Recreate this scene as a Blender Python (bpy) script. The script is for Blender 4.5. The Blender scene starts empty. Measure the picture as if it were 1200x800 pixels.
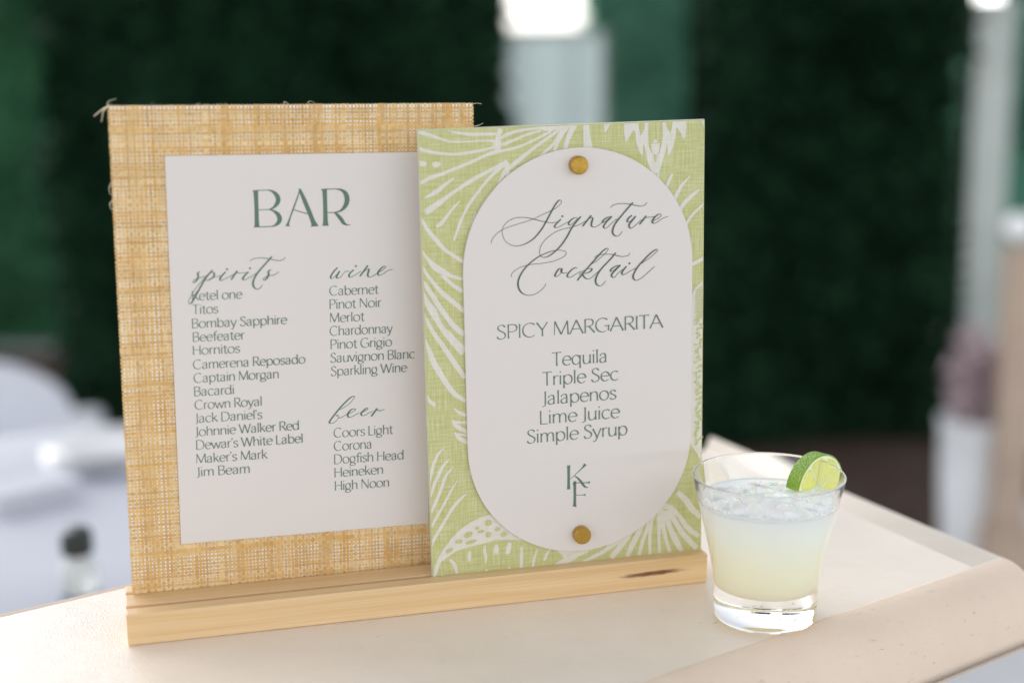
import bpy, bmesh, math, random
from mathutils import Vector, Matrix
from mathutils.geometry import tessellate_polygon
random.seed(7)
S = bpy.context.scene
C = S.collection
rad = math.radians

# ------------------------------------------------------------------ camera
F_PX, YAW, PITCH, ROLL = 1713.2, 0.25852, 0.2095, -0.00945
CAM = Vector((0.01365, -0.79759, 0.3359))
_f = Vector((math.sin(YAW)*math.cos(PITCH), math.cos(YAW)*math.cos(PITCH), -math.sin(PITCH)))
_r = Vector((math.cos(YAW), -math.sin(YAW), 0)); _u = _r.cross(_f)
RIGHT = math.cos(ROLL)*_r + math.sin(ROLL)*_u
UP = -math.sin(ROLL)*_r + math.cos(ROLL)*_u
FWD = _f
cam = bpy.data.cameras.new('camera'); co = bpy.data.objects.new('camera', cam); C.objects.link(co)
co.matrix_world = Matrix(((RIGHT.x, UP.x, -FWD.x, CAM.x), (RIGHT.y, UP.y, -FWD.y, CAM.y), (RIGHT.z, UP.z, -FWD.z, CAM.z), (0, 0, 0, 1)))
cam.sensor_width = 36; cam.lens = 36*F_PX/1200
cam.clip_start = 0.02; cam.clip_end = 500
cam.dof.use_dof = True; cam.dof.aperture_fstop = 2.5
cam.dof.focus_distance = (Vector((0.24, 0.012, 0.14))-CAM).dot(FWD)
S.camera = co

# ------------------------------------------------------------------ light
w = bpy.data.worlds.new('World'); S.world = w; w.use_nodes = True
nt = w.node_tree; bg = nt.nodes['Background']
sky = nt.nodes.new('ShaderNodeTexSky'); sky.sky_type = 'NISHITA'; sky.sun_disc = False
SUN_TO = Vector((-0.50, 0.866, 0)).normalized(); SUN_EL = rad(27)
sky.sun_elevation = SUN_EL; sky.sun_rotation = math.atan2(SUN_TO.x, SUN_TO.y)
sky.air_density = 1.0; sky.dust_density = 0.5; sky.ozone_density = 1.0
hz = nt.nodes.new('ShaderNodeHueSaturation'); hz.inputs['Saturation'].default_value = 0.20      # thin white cloud: a pale sky
nt.links.new(sky.outputs[0], hz.inputs['Color'])
nt.links.new(hz.outputs[0], bg.inputs[0]); bg.inputs[1].default_value = 0.15
sl = bpy.data.lights.new('sun', 'SUN'); sl.energy = 0.5; sl.angle = rad(50); sl.color = (1, 0.98, 0.95)
so = bpy.data.objects.new('sun', sl); C.objects.link(so)
sdir = Vector((SUN_TO.x*math.cos(SUN_EL), SUN_TO.y*math.cos(SUN_EL), math.sin(SUN_EL)))
so.rotation_euler = sdir.to_track_quat('Z', 'Y').to_euler()
so.location = (0, 3, 5)
S.view_settings.view_transform = 'Standard'; S.view_settings.look = 'None'
S.view_settings.exposure = 1.0; S.view_settings.gamma = 1.0
S.view_settings.use_curve_mapping = False
S.cycles.max_bounces = 14; S.cycles.transmission_bounces = 12; S.cycles.transparent_max_bounces = 12
S.cycles.use_denoising = True
S.cycles.diffuse_bounces = 12; S.cycles.glossy_bounces = 12; S.cycles.max_bounces = 24; S.cycles.transmission_bounces = 20; S.cycles.blur_glossy = 0.0

# ------------------------------------------------------------------ geometry of the photograph (rays from the camera)
def ray(x, y):
    return (RIGHT*((x-600)/F_PX) - UP*((y-400)/F_PX) + FWD)
def at_z(x, y, z=0.0):
    d = ray(x, y); return CAM + d*((z-CAM.z)/d.z)
def at_d(x, y, D):
    return CAM + ray(x, y)*D

# ------------------------------------------------------------------ helpers
def link(name, me, mats=(), parent=None, loc=None):
    o = bpy.data.objects.new(name, me); C.objects.link(o)
    if mats and not me.materials:
        for m in (mats if isinstance(mats, (list, tuple)) else [mats]): me.materials.append(m)
    if parent is not None: o.parent = parent
    if loc is not None: o.location = loc
    return o
def tag(o, label=None, cat=None, group=None, kind=None):
    if label: o['label'] = label
    if cat: o['category'] = cat
    if group: o['group'] = group
    if kind: o['kind'] = kind
    return o
def empty(name, loc=(0, 0, 0), M=None):
    o = bpy.data.objects.new(name, None); C.objects.link(o); o.empty_display_size = 0.02
    if M is not None: o.matrix_world = M
    else: o.location = loc
    return o
def mesh(name, vs, fs, smooth=False):
    me = bpy.data.meshes.new(name); me.from_pydata([tuple(v) for v in vs], [], fs); me.update()
    if smooth: me.polygons.foreach_set('use_smooth', [True]*len(me.polygons))
    return me
def box_bm(x0, x1, y0, y1, z0, z1, bev=0.0, seg=2):
    bm = bmesh.new()
    bmesh.ops.create_cube(bm, size=1)
    bmesh.ops.scale(bm, vec=(x1-x0, y1-y0, z1-z0), verts=bm.verts)
    bmesh.ops.translate(bm, vec=((x0+x1)/2, (y0+y1)/2, (z0+z1)/2), verts=bm.verts)
    if bev: bmesh.ops.bevel(bm, geom=bm.edges[:], offset=bev, segments=seg, profile=0.6, affect='EDGES')
    return bm
def bm_mesh(name, bm, smooth=False):
    bmesh.ops.recalc_face_normals(bm, faces=bm.faces)
    me = bpy.data.meshes.new(name); bm.to_mesh(me); bm.free()
    if smooth: me.polygons.foreach_set('use_smooth', [True]*len(me.polygons))
    return me
def lathe(name, prof, n=96, closed=False):
    vs = []; fs = []
    for (r, z) in prof:
        for k in range(n):
            a = 2*math.pi*k/n; vs.append((r*math.cos(a), r*math.sin(a), z))
    m = len(prof)
    for i in range(m if closed else m-1):
        j = (i+1) % m
        for k in range(n):
            l = (k+1) % n
            fs.append((i*n+k, i*n+l, j*n+l, j*n+k))
    me = mesh(name, vs, fs, True)
    bm = bmesh.new(); bm.from_mesh(me); bmesh.ops.remove_doubles(bm, verts=bm.verts, dist=1e-6)
    bmesh.ops.dissolve_degenerate(bm, edges=bm.edges, dist=1e-7)
    bmesh.ops.recalc_face_normals(bm, faces=bm.faces); bm.to_mesh(me); bm.free()
    me.polygons.foreach_set('use_smooth', [True]*len(me.polygons))
    return me
def catmull(P, n=6):
    if len(P) < 3: return [tuple(p) for p in P]
    out = []; k = len(P[0])
    Q = [tuple(2*P[0][i]-P[1][i] for i in range(k))]+[tuple(p) for p in P]+[tuple(2*P[-1][i]-P[-2][i] for i in range(k))]
    for i in range(1, len(Q)-2):
        p0, p1, p2, p3 = Q[i-1:i+3]
        for s in range(n):
            t = s/n
            out.append(tuple(0.5*((2*p1[a])+(-p0[a]+p2[a])*t+(2*p0[a]-5*p1[a]+4*p2[a]-p3[a])*t*t+(-p0[a]+3*p1[a]-3*p2[a]+p3[a])*t**3) for a in range(k)))
    out.append(tuple(P[-1]))
    return out

class Ink:
    """flat print lying on a board: ribbons of changing width and filled outlines in board (u, v) metres"""
    def __init__(s, z0, dz=1.5e-5): s.v = []; s.f = []; s.z = z0; s.dz = dz
    def ribbon(s, P):                     # P: (u, v, width)
        Q = [P[0]]
        for p in P[1:]:
            if math.hypot(p[0]-Q[-1][0], p[1]-Q[-1][1]) > 1e-6: Q.append(p)
        if len(Q) < 2: return
        b = len(s.v); n = len(Q)
        for i, (x, y, wd) in enumerate(Q):
            a = Q[max(i-1, 0)]; c = Q[min(i+1, n-1)]
            dx, dy = c[0]-a[0], c[1]-a[1]; L = math.hypot(dx, dy) or 1e-9
            nx, ny = -dy/L*wd/2, dx/L*wd/2
            s.v += [(x+nx, y+ny, s.z), (x-nx, y-ny, s.z)]
        for i in range(n-1): s.f.append((b+2*i, b+2*i+1, b+2*i+3, b+2*i+2))
        s.z += s.dz
    def poly(s, P):
        b = len(s.v)
        tris = tessellate_polygon([[Vector((x, y, 0)) for x, y in P]])
        s.v += [(x, y, s.z) for x, y in P]
        s.f += [tuple(b+i for i in t) for t in tris]; s.z += s.dz
    def oval(s, x, y, rx, ry, rot=0, n=14):
        s.poly([(x+rx*math.cos(2*math.pi*k/n)*math.cos(rot)-ry*math.sin(2*math.pi*k/n)*math.sin(rot),
                 y+rx*math.cos(2*math.pi*k/n)*math.sin(rot)+ry*math.sin(2*math.pi*k/n)*math.cos(rot)) for k in range(n)])
    def build(s, name, mat, parent):
        me = mesh(name, s.v, s.f)
        bm = bmesh.new(); bm.from_mesh(me)
        for fc in bm.faces:
            fc.normal_update()
            if fc.normal.z < 0: fc.normal_flip()
        bm.to_mesh(me); bm.free()
        return link(name, me, mat, parent)

# ------------------------------------------------------------------ materials
def mat(name, col=(0.8, 0.8, 0.8), rough=0.5, **kw):
    m = bpy.data.materials.new(name); m.use_nodes = True
    b = m.node_tree.nodes['Principled BSDF']
    b.inputs['Base Color'].default_value = (*col, 1); b.inputs['Roughness'].default_value = rough
    for k, v in kw.items():
        b.inputs[k.replace('_', ' ')].default_value = v
    return m
class NT:
    def __init__(s, m): s.t = m.node_tree; s.b = s.t.nodes['Principled BSDF']
    def n(s, kind, **kw):
        x = s.t.nodes.new(kind)
        for k, v in kw.items():
            if hasattr(x, k): setattr(x, k, v)
            else: x.inputs[k.replace('_', ' ')].default_value = v
        return x
    def l(s, a, b): s.t.links.new(a, b)
    def coord(s, scale=(1, 1, 1), out='Object', loc=(0, 0, 0)):
        tc = s.n('ShaderNodeTexCoord'); mp = s.n('ShaderNodeMapping')
        mp.inputs['Scale'].default_value = scale; mp.inputs['Location'].default_value = loc
        s.l(tc.outputs[out], mp.inputs['Vector']); return mp.outputs[0]
    def noise(s, vec, scale, detail=3, rough=0.5):
        x = s.n('ShaderNodeTexNoise'); x.inputs['Scale'].default_value = scale
        x.inputs['Detail'].default_value = detail; x.inputs['Roughness'].default_value = rough
        if vec is not None: s.l(vec, x.inputs['Vector'])
        return x.outputs['Fac']
    def ramp(s, fac, stops):
        r = s.n('ShaderNodeValToRGB'); e = r.color_ramp.elements
        while len(e) < len(stops): e.new(0.5)
        for el, (p, c) in zip(e, stops):
            el.position = p; el.color = (*c, 1) if len(c) == 3 else c
        s.l(fac, r.inputs[0]); return r.outputs[0]
    def mix(s, fac, a, b, mode='MIX'):
        x = s.n('ShaderNodeMix'); x.data_type = 'RGBA'; x.blend_type = mode
        for val, i in ((fac, 0), (a, 6), (b, 7)):
            if isinstance(val, (int, float)): x.inputs[i].default_value = val
            elif isinstance(val, tuple): x.inputs[i].default_value = (*val, 1)
            else: s.l(val, x.inputs[i])
        return x.outputs[2]
    def math(s, op, a, b=0.0):
        x = s.n('ShaderNodeMath'); x.operation = op
        for val, i in ((a, 0), (b, 1)):
            if isinstance(val, (int, float)): x.inputs[i].default_value = val
            else: s.l(val, x.inputs[i])
        return x.outputs[0]
    def bump(s, h, strength=0.3, dist=0.001, prev=None):
        x = s.n('ShaderNodeBump'); x.inputs['Strength'].default_value = strength; x.inputs['Distance'].default_value = dist
        s.l(h, x.inputs['Height'])
        if prev is not None: s.l(prev, x.inputs['Normal'])
        s.l(x.outputs[0], s.b.inputs['Normal']); return x.outputs[0]
def G(v): return (v, v, v)

# bar paint
def paint_mat(name, base, rough, wear=0.16):
    m = mat(name, base, rough); k = NT(m); c = k.coord()
    big = k.noise(c, 9, 4, 0.6)
    st = k.coord((6, 60, 60)); _tc = [x for x in k.t.nodes if x.type == 'MAPPING'][-1]; _tc.inputs['Rotation'].default_value = (0, 0, -rad(25)); streak = k.noise(st, 6, 5, 0.7)
    col = k.ramp(big, [(0.3, tuple(x*0.93 for x in base)), (0.7, tuple(min(1, x*1.04) for x in base))])
    spots = k.noise(c, 210, 2, 0.5)
    sp = k.ramp(spots, [(0.72, G(0)), (0.77, G(1))])
    gate = k.ramp(k.noise(c, 24, 2), [(0.52, G(0)), (0.62, G(1))])
    f = k.math('MULTIPLY', sp, gate)
    col = k.mix(k.math('MULTIPLY', f, 0.6), col, (0.22, 0.17, 0.13))
    scr = k.ramp(streak, [(0.62, G(0)), (0.72, G(1))])
    col = k.mix(k.math('MULTIPLY', scr, wear), col, (0.4, 0.33, 0.26))
    sm = k.ramp(k.noise(k.coord((1, 1.6, 1)), 38, 6, 0.75), [(0.60, G(0)), (0.70, G(1))]); col = k.mix(k.math('MULTIPLY', sm, 0.10), col, (0.45, 0.40, 0.36))
    k.l(col, k.b.inputs['Base Color'])
    rr = k.math('ADD', k.math('MULTIPLY', big, 0.30), rough-0.15); k.l(rr, k.b.inputs['Roughness'])
    nb = k.bump(k.noise(c, 800, 3), 0.55, 0.0006); nb = k.bump(k.noise(c, 40, 3), 0.3, 0.002, nb)
    nb = k.bump(streak, 0.25, 0.0004, nb)
    k.l(nb, k.b.inputs['Coat Normal'])
    return m
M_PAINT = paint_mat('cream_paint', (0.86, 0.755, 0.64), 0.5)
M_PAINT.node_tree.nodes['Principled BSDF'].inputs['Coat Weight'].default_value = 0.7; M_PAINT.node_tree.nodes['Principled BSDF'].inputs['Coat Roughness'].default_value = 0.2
M_PAINT_SHADED = paint_mat('cream_paint_shaded', (0.82, 0.655, 0.52), 0.5, 0.6)  # same cream paint, darker and warmer: edge shade in the colour, plus scuffs

# pine
def pine_mat():
    m = mat('pine', (0.7, 0.5, 0.3), 0.42); k = NT(m)
    wv = k.n('ShaderNodeTexWave'); wv.bands_direction = 'Z'; wv.inputs['Scale'].default_value = 0.55
    wv.inputs['Distortion'].default_value = 9.0; wv.inputs['Detail'].default_value = 3; wv.inputs['Detail Scale'].default_value = 1.2
    k.l(k.coord((5.0, 70, 60)), wv.inputs['Vector'])
    col = k.ramp(wv.outputs['Fac'], [(0.0, (0.80, 0.55, 0.29)), (0.6, (0.785, 0.53, 0.265)), (0.85, (0.73, 0.46, 0.20)), (1.0, (0.75, 0.49, 0.225))])
    fine = k.noise(k.coord((4, 900, 900)), 1.6, 4, 0.7)
    col = k.mix(0.42, col, k.ramp(fine, [(0.3, (0.52, 0.33, 0.16)), (0.7, (0.82, 0.62, 0.38))]))
    # resin streak on the front face near the right end
    tc = k.n('ShaderNodeTexCoord'); sp = k.n('ShaderNodeSeparateXYZ'); k.l(tc.outputs['Object'], sp.inputs[0])
    kx = k.math('DIVIDE', k.math('SUBTRACT', sp.outputs[0], 0.3125), 0.0235)
    kz = k.math('DIVIDE', k.math('SUBTRACT', sp.outputs[2], 0.0095), 0.0018)
    kz = k.math('SUBTRACT', kz, k.math('MULTIPLY', kx, 0.25))
    d2 = k.math('ADD', k.math('MULTIPLY', kx, kx), k.math('MULTIPLY', kz, kz))
    d2 = k.math('ADD', d2, k.math('MULTIPLY', k.math('SUBTRACT', k.noise(k.coord((60, 900, 900)), 2.0, 4), 0.5), 1.3))
    yy = k.ramp(sp.outputs[1], [(0.0, G(1)), (0.02, G(0))])
    msk = k.math('MULTIPLY', k.ramp(d2, [(0.25, G(1)), (1.0, G(0))]), yy)
    core = k.noise(k.coord((90, 1500, 1500)), 2.0, 3)
    col = k.mix(msk, col, k.ramp(core, [(0.35, (0.10, 0.03, 0.012)), (0.65, (0.30, 0.11, 0.035))]))
    k.l(col, k.b.inputs['Base Color'])
    k.bump(fine, 0.25, 0.0003)
    return m
M_PINE = pine_mat()

M_BACK = mat('white_board', (0.93, 0.92, 0.91), 0.6)
# raffia: colour of each strand comes from the mesh attribute
def raffia_mat():
    m = mat('raffia', (0.7, 0.5, 0.25), 0.55); k = NT(m)
    a = k.n('ShaderNodeAttribute', attribute_name='tint')
    nz = k.noise(k.coord((1, 1, 1)), 60, 4, 0.6)
    col = k.mix(0.35, a.outputs['Color'], k.ramp(nz, [(0.3, (0.50, 0.27, 0.07)), (0.7, (0.86, 0.66, 0.38))]))
    k.l(col, k.b.inputs['Base Color'])
    k.b.inputs['Sheen Weight'].default_value = 0.1
    return m
M_RAF = raffia_mat()
def card_mat():
    m = mat('white_card', (0.745, 0.685, 0.65), 0.55); k = NT(m)
    k.bump(k.noise(k.coord(), 1600, 2), 0.06, 0.0002)
    return m
M_CARD = card_mat()
M_CARDEDGE = mat('card_edge', (0.60, 0.60, 0.50), 0.6)
M_INK = mat('green_ink', (0.14, 0.195, 0.165), 0.6)
M_INK2 = mat('dark_ink', (0.085, 0.125, 0.115), 0.6)
M_INK_BAR = mat('green_ink_large', (0.11, 0.185, 0.135), 0.6)

def linen_mat(name, c0, c1, c2, amt):
    m = mat(name, c0, 0.75); k = NT(m)
    a = k.noise(k.coord((60, 1500, 60)), 1.0, 3, 0.6); b = k.noise(k.coord((1500, 60, 60)), 1.0, 3, 0.6)
    big = k.noise(k.coord((30, 30, 30)), 1.0, 3)
    s_ = k.math('MULTIPLY', k.math('ADD', a, b), 0.5)
    col = k.ramp(s_, [(0.36, c1), (0.50, c0), (0.64, c2)])
    col = k.mix(k.math('MULTIPLY', big, amt), col, c1)
    k.l(col, k.b.inputs['Base Color'])
    k.bump(s_, 0.3, 0.0003)
    return m
M_LINEN = linen_mat('green_linen', (0.565, 0.56, 0.265), (0.47, 0.465, 0.15), (0.70, 0.69, 0.44), 0.25)
M_MOTIF = linen_mat('cream_print', (0.74, 0.70, 0.62), (0.68, 0.65, 0.55), (0.80, 0.76, 0.69), 0.1)
M_SPOT = M_LINEN
def brass_mat():
    m = mat('brass', (0.5, 0.3, 0.06), 0.27, Metallic=1.0); k = NT(m)
    tc = k.n('ShaderNodeTexCoord'); g = k.n('ShaderNodeTexGradient'); g.gradient_type = 'RADIAL'
    k.l(tc.outputs['Object'], g.inputs[0])
    n = k.n('ShaderNodeTexNoise'); n.noise_dimensions = '1D'; n.inputs['Scale'].default_value = 60; k.l(g.outputs['Fac'], n.inputs['W'])
    k.l(k.ramp(n.outputs['Fac'], [(0.3, (0.40, 0.22, 0.035)), (0.7, (0.58, 0.37, 0.09))]), k.b.inputs['Base Color'])
    k.bump(n.outputs['Fac'], 0.35, 0.0002)
    return m
M_BRASS = brass_mat()

# ------------------------------------------------------------------ bar counter
H1 = at_z(958, 728); H2 = at_z(1130, 668)      # joint between the flat top and the front rail
fd = (H2-H1).normalized()                      # along the front
bd = Vector((-fd.y, fd.x, 0))                  # towards the back
CR = at_z(1166, 648)                           # corner where the joints of the two rails meet
CR = H1 + fd*((CR-H1).dot(fd))
BK1 = at_z(148, 678); BK2 = at_z(0, 715)
depth = ((BK1+BK2)/2-H1).dot(bd)
ER = at_z(840, 520)                            # far right corner of the counter edge
bar = empty('bar_counter', (CR.x, CR.y, -1.05))
tag(bar, 'cream painted bar counter with rounded edge, under the menu signs and glass', 'bar counter')
def inbar(p, z=0): return Vector((p.x-CR.x, p.y-CR.y, z+1.05))
LEFT = 1.25
ed = Vector((ER.x-CR.x, ER.y-CR.y, 0)); ed = ed.normalized()
# outline of the top seen from above, at the joints: front-left, front-right, back-right, back-left
ew = 0.010
def bp(a, b): return CR + fd*a + bd*b
# end line: passes a little inside the far silhouette
endA = bp(-0.012, 0); tn = (ER-endA); tb = tn.dot(bd); ta = tn.dot(fd)
def endline(b, off=0): return bp(-0.012+ta/tb*b+off, b)
FLAT = [bp(-LEFT, 0), endline(0, -0.020), endline(depth-0.012, -0.020), bp(-LEFT, depth-0.012)]
vs = [inbar(p, 0) for p in FLAT]+[inbar(p, -0.03) for p in FLAT]
tm = mesh('top_panel', vs, [(0, 1, 2, 3), (7, 6, 5, 4), (0, 4, 5, 1), (1, 5, 6, 2), (2, 6, 7, 3), (3, 7, 4, 0)])
link('top_panel', tm, M_PAINT, bar)
def sweep(name, pts_in, outs, prof, mt, m_in=0.0):
    """pts_in: points of the joint line; outs: outward vectors (mitred); prof: (outward, z)"""
    vs = []; fs = []; n = len(prof)
    for p, o in zip(pts_in, outs):
        for (a, z) in prof: vs.append(inbar(p+o*a, z+(p.z if z > -0.03 else 0)))
    for i in range(len(pts_in)-1):
        for j in range(n):
            l = (j+1) % n
            fs.append((i*n+j, i*n+l, (i+1)*n+l, (i+1)*n+j))
    fs.append(tuple(range(n))); fs.append(tuple((len(pts_in)-1)*n+j for j in range(n))[::-1])
    bm = bmesh.new(); me = mesh(name, vs, fs); bm.from_mesh(me)
    bmesh.ops.recalc_face_normals(bm, faces=bm.faces); bm.to_mesh(me); bm.free()
    me.polygons.foreach_set('use_smooth', [len(f.vertices) == 4 for f in me.polygons])
    return link(name, me, mt, bar)
def rprof(flat, rx, rz, bot, lip=0.0002, n=10, under=0.014):
    P = [(-0.0003, -0.004), (-0.0003, 0.0001), (0.0010, lip)]
    if flat > 0.01: P += [(0.0018, lip), (0.0025, lip), (flat*0.5, lip), (flat-0.0012, lip), (flat-0.0004, lip)]
    for i in range(n+1):
        t = i/n*math.pi/2; P.append((flat+rx*math.sin(t), lip-rz*(1-math.cos(t))))
    P += [(flat+rx-0.0005, -bot+0.010), (flat+rx-0.004, -bot+0.003), (flat+rx-0.010, -bot), (0.0002, -bot)]
    return P
PF = rprof(0.001, 0.032, 0.045, 0.053)
fl = [bp(-LEFT, 0)+Vector((0, 0, 0)), endline(0, -0.020)]
outF = -bd
ex = Vector((fd.x, fd.y, 0))
e_dir = (endline(1, 0)-endline(0, 0)).normalized(); outE = Vector((e_dir.y, -e_dir.x, 0))
# mitre vector at the front right corner
def mitre(o1, o2):
    m = (o1+o2); return m/(m.dot(o1))
mFR = mitre(outF, outE); mBR = mitre(outE, bd)
FS = endline(0, 0.007); FS = FLAT[0]+fd*((FS-FLAT[0]).dot(fd))
pts = [FLAT[0], FS]; ov = [outF, outF]
for q in range(1, 9):                                   # the end of the rail rounds down with the end of the bar
    t_ = q/8*0.98; pts.append(FS+fd*0.010*t_-Vector((0, 0, 0.010*(1-math.sqrt(1-t_*t_))))); ov.append(outF*(1-0.06*t_**3))
sweep('front_rail', pts, ov, PF, M_PAINT_SHADED)
eb = fd/fd.dot(outE)
sweep('end_rail', [FLAT[1]+bd*0.0003, FLAT[2]], [eb, mBR], rprof(0.027, 0.009, 0.010, 0.054), M_PAINT)
PB = rprof(0.004, 0.008, 0.008, 0.052, lip=0.0)
sweep('back_rail', [FLAT[2], FLAT[3]], [mBR*0.6, bd], PB, M_PAINT_SHADED)
# cabinet below
cA = bp(-LEFT+0.02, 0.02); 
def prism(name, P, z0, z1, mt, parent, conv=lambda p, z: inbar(p, z)):
    n = len(P); vs = [conv(p, z0) for p in P]+[conv(p, z1) for p in P]
    fs = [tuple(range(n))[::-1], tuple(range(n, 2*n))]+[(i, (i+1) % n, n+(i+1) % n, n+i) for i in range(n)]
    bm = bmesh.new(); me = mesh(name, vs, fs); bm.from_mesh(me); bmesh.ops.recalc_face_normals(bm, faces=bm.faces); bm.to_mesh(me); bm.free()
    return link(name, me, mt, parent)
pe = at_z(1107, 800, -0.07)
off = (pe-CR).dot(fd)
prism('front_panel', [bp(-LEFT, 0.002), bp(off, 0.002), bp(off, depth-0.03), bp(-LEFT, depth-0.03)], -1.05, -0.0525, M_PAINT_SHADED, bar)

# ------------------------------------------------------------------ wooden stand
L_ST, HS, D1, D2 = 0.3483, 0.0183, 0.01068, 0.03204
stand = None
t1, t2 = 0.0036, 0.0036
prof = [(0, 0), (0.046, 0), (0.046, HS), (D2-0.0006+t2, HS), (D2-0.0006+t2, HS-0.009), (D2-0.0006, HS-0.009), (D2-0.0006, HS),
        (D1-0.0006+t1, HS), (D1-0.0006+t1, HS-0.009), (D1-0.0006, HS-0.009), (D1-0.0006, HS), (0, HS)]
n = len(prof)
vs = [(0, y, z) for y, z in prof]+[(L_ST, y, z) for y, z in prof]
bm = bmesh.new(); V = [bm.verts.new(v) for v in vs]
bm.faces.new(V[:n][::-1]); bm.faces.new(V[n:])
for i in range(n): bm.faces.new((V[i], V[(i+1) % n], V[n+(i+1) % n], V[n+i]))
bmesh.ops.recalc_face_normals(bm, faces=bm.faces)
be = [e for e in bm.edges if all(v.co.z < 1e-6 or v.co.z > HS-1e-6 for v in e.verts) and e.calc_face_angle(0) > 0.5]
bmesh.ops.bevel(bm, geom=be, offset=0.0006, segments=2, profile=0.6, affect='EDGES')
st = link('menu_stand', bm_mesh('menu_stand', bm), M_PINE); st.location = (0, 0, 0.0002)
tag(st, 'long pine wood menu stand with two slots and a dark knot near its right end', 'stand')

# ------------------------------------------------------------------ boards
def frame(x, y, z, lean, roll, yaw):
    u = Vector((math.cos(yaw), math.sin(yaw), 0)); nn = Vector((-math.sin(yaw), math.cos(yaw), 0))
    v = math.cos(lean)*Vector((0, 0, 1))+math.sin(lean)*nn
    U = math.cos(roll)*u+math.sin(roll)*v; Vv = -math.sin(roll)*u+math.cos(roll)*v
    N = U.cross(Vv)      # towards the camera
    return Matrix(((U.x, Vv.x, N.x, x), (U.y, Vv.y, N.y, y), (U.z, Vv.z, N.z, z), (0, 0, 0, 1)))
MA = frame(0.00367, D2, HS, -0.00144, -0.0146, 0.01308); WA, HA = 0.20432, 0.28
MB = frame(0.17685, D1, HS, -0.00226, 0.01088, -0.01551); WB, HB = 0.1706, 0.26392
def uv(M, x, y, z=0.0):
    Mi = M.inverted(); o = Mi @ CAM; d = Mi.to_3x3() @ ray(x, y)
    p = o + d*((z-o.z)/d.z); return p.x, p.y
def px_w(M, x, y, wpx):
    a = uv(M, x-0.5, y); b = uv(M, x+0.5, y); c = uv(M, x, y-0.5); d = uv(M, x, y+0.5)
    return wpx*0.5*(math.dist(a, b)+math.dist(c, d))

def slab(name, M, w_, h_, z0, z1, bev, mt, parent, u0=0, v0=0):
    bm = box_bm(u0, u0+w_, v0, v0+h_, z0, z1, bev, 1)
    return link(name, bm_mesh(name, bm), mt, parent)

# ---- raffia board
sa = empty('bar_menu_sign', M=MA)
tag(sa, 'larger bar menu sign, white card on woven straw board, left and behind', 'menu sign')
slab('backing_board', MA, WA-0.0012, HA+0.006, -0.0032, 0.00004, 0.0002, M_BACK, sa, 0.0006, -0.0066)
def weave():
    vs = []; fs = []; cols = []
    pal = [(0.80, 0.54, 0.24), (0.76, 0.46, 0.15), (0.70, 0.37, 0.07), (0.74, 0.42, 0.11), (0.62, 0.35, 0.11), (0.84, 0.62, 0.32), (0.64, 0.39, 0.14)]
    def lines(Ltot, mean):
        out = []; p = 0.0
        while p < Ltot:
            dens = random.choice([0.8, 0.95, 1.0, 1.05, 1.2])
            wd = mean*dens; fill = random.choices([0.48, 0.57, 0.65, 0.74, 0.95], [2, 4, 4, 2, 1.0])[0]
            if p+wd > Ltot: break
            out.append((p+wd/2, wd*fill)); p += wd
        return out
    rows = lines(HA, 0.00212); colsn = lines(WA, 0.00215)
    amp = 0.00014
    def strand(pos, wd, cross, vertical, par, L):
        c = random.choice(pal); g = random.uniform(0.93, 1.08); c = tuple(min(1, x*g) for x in c)
        b = len(vs); pts = [0.0]
        for i in range(len(cross)):
            pts.append(cross[i][0])
            if i+1 < len(cross): pts.append((cross[i][0]+cross[i+1][0])/2)
        pts.append(L)
        ph = random.uniform(0, 6.28); fr = random.uniform(15, 40); wob = random.uniform(0.00003, 0.00016)
        ph2 = random.uniform(0, 6.28)
        for i, t in enumerate(pts):
            k = (i-1)//2
            z = (amp if (k+par) % 2 else -amp)*(1 if i % 2 == 1 else 0)
            if i == 0 or i == len(pts)-1: z = -amp*0.5
            cc = pos+wob*math.sin(fr*2*t*6+ph)
            hw = wd/2*(1+0.14*math.sin(fr*5*t+ph2)+random.uniform(-0.08, 0.08))
            crown = 0.00006
            for s_ in (-1, 0, 1):
                o_ = cc+s_*hw; zz = z+(crown if s_ == 0 else 0)
                vs.append((o_, t, zz) if vertical else (t, o_, zz))
            f_ = random.uniform(0.86, 1.12)
            for _ in range(3): cols.append(tuple(min(1, x*f_) for x in c)+(1,))
        m = len(pts)
        for i in range(m-1):
            for s_ in range(2):
                q = (b+3*i+s_, b+3*i+s_+1, b+3*(i+1)+s_+1, b+3*(i+1)+s_)
                fs.append(q if vertical is False else q[::-1])
    for j, (p, wd) in enumerate(rows): strand(p, wd, colsn, False, j % 2, WA)
    for j, (p, wd) in enumerate(colsn): strand(p, wd, rows, True, (j+1) % 2, HA)
    me = mesh('raffia_weave', vs, fs, True)
    at = me.color_attributes.new('tint', 'FLOAT_COLOR', 'POINT')
    at.data.foreach_set('color', [x for c in cols for x in c])
    return me
wv = link('raffia_weave', weave(), M_RAF, sa); wv['kind'] = 'stuff'; wv.location = (0, 0, 0.00022)
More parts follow.
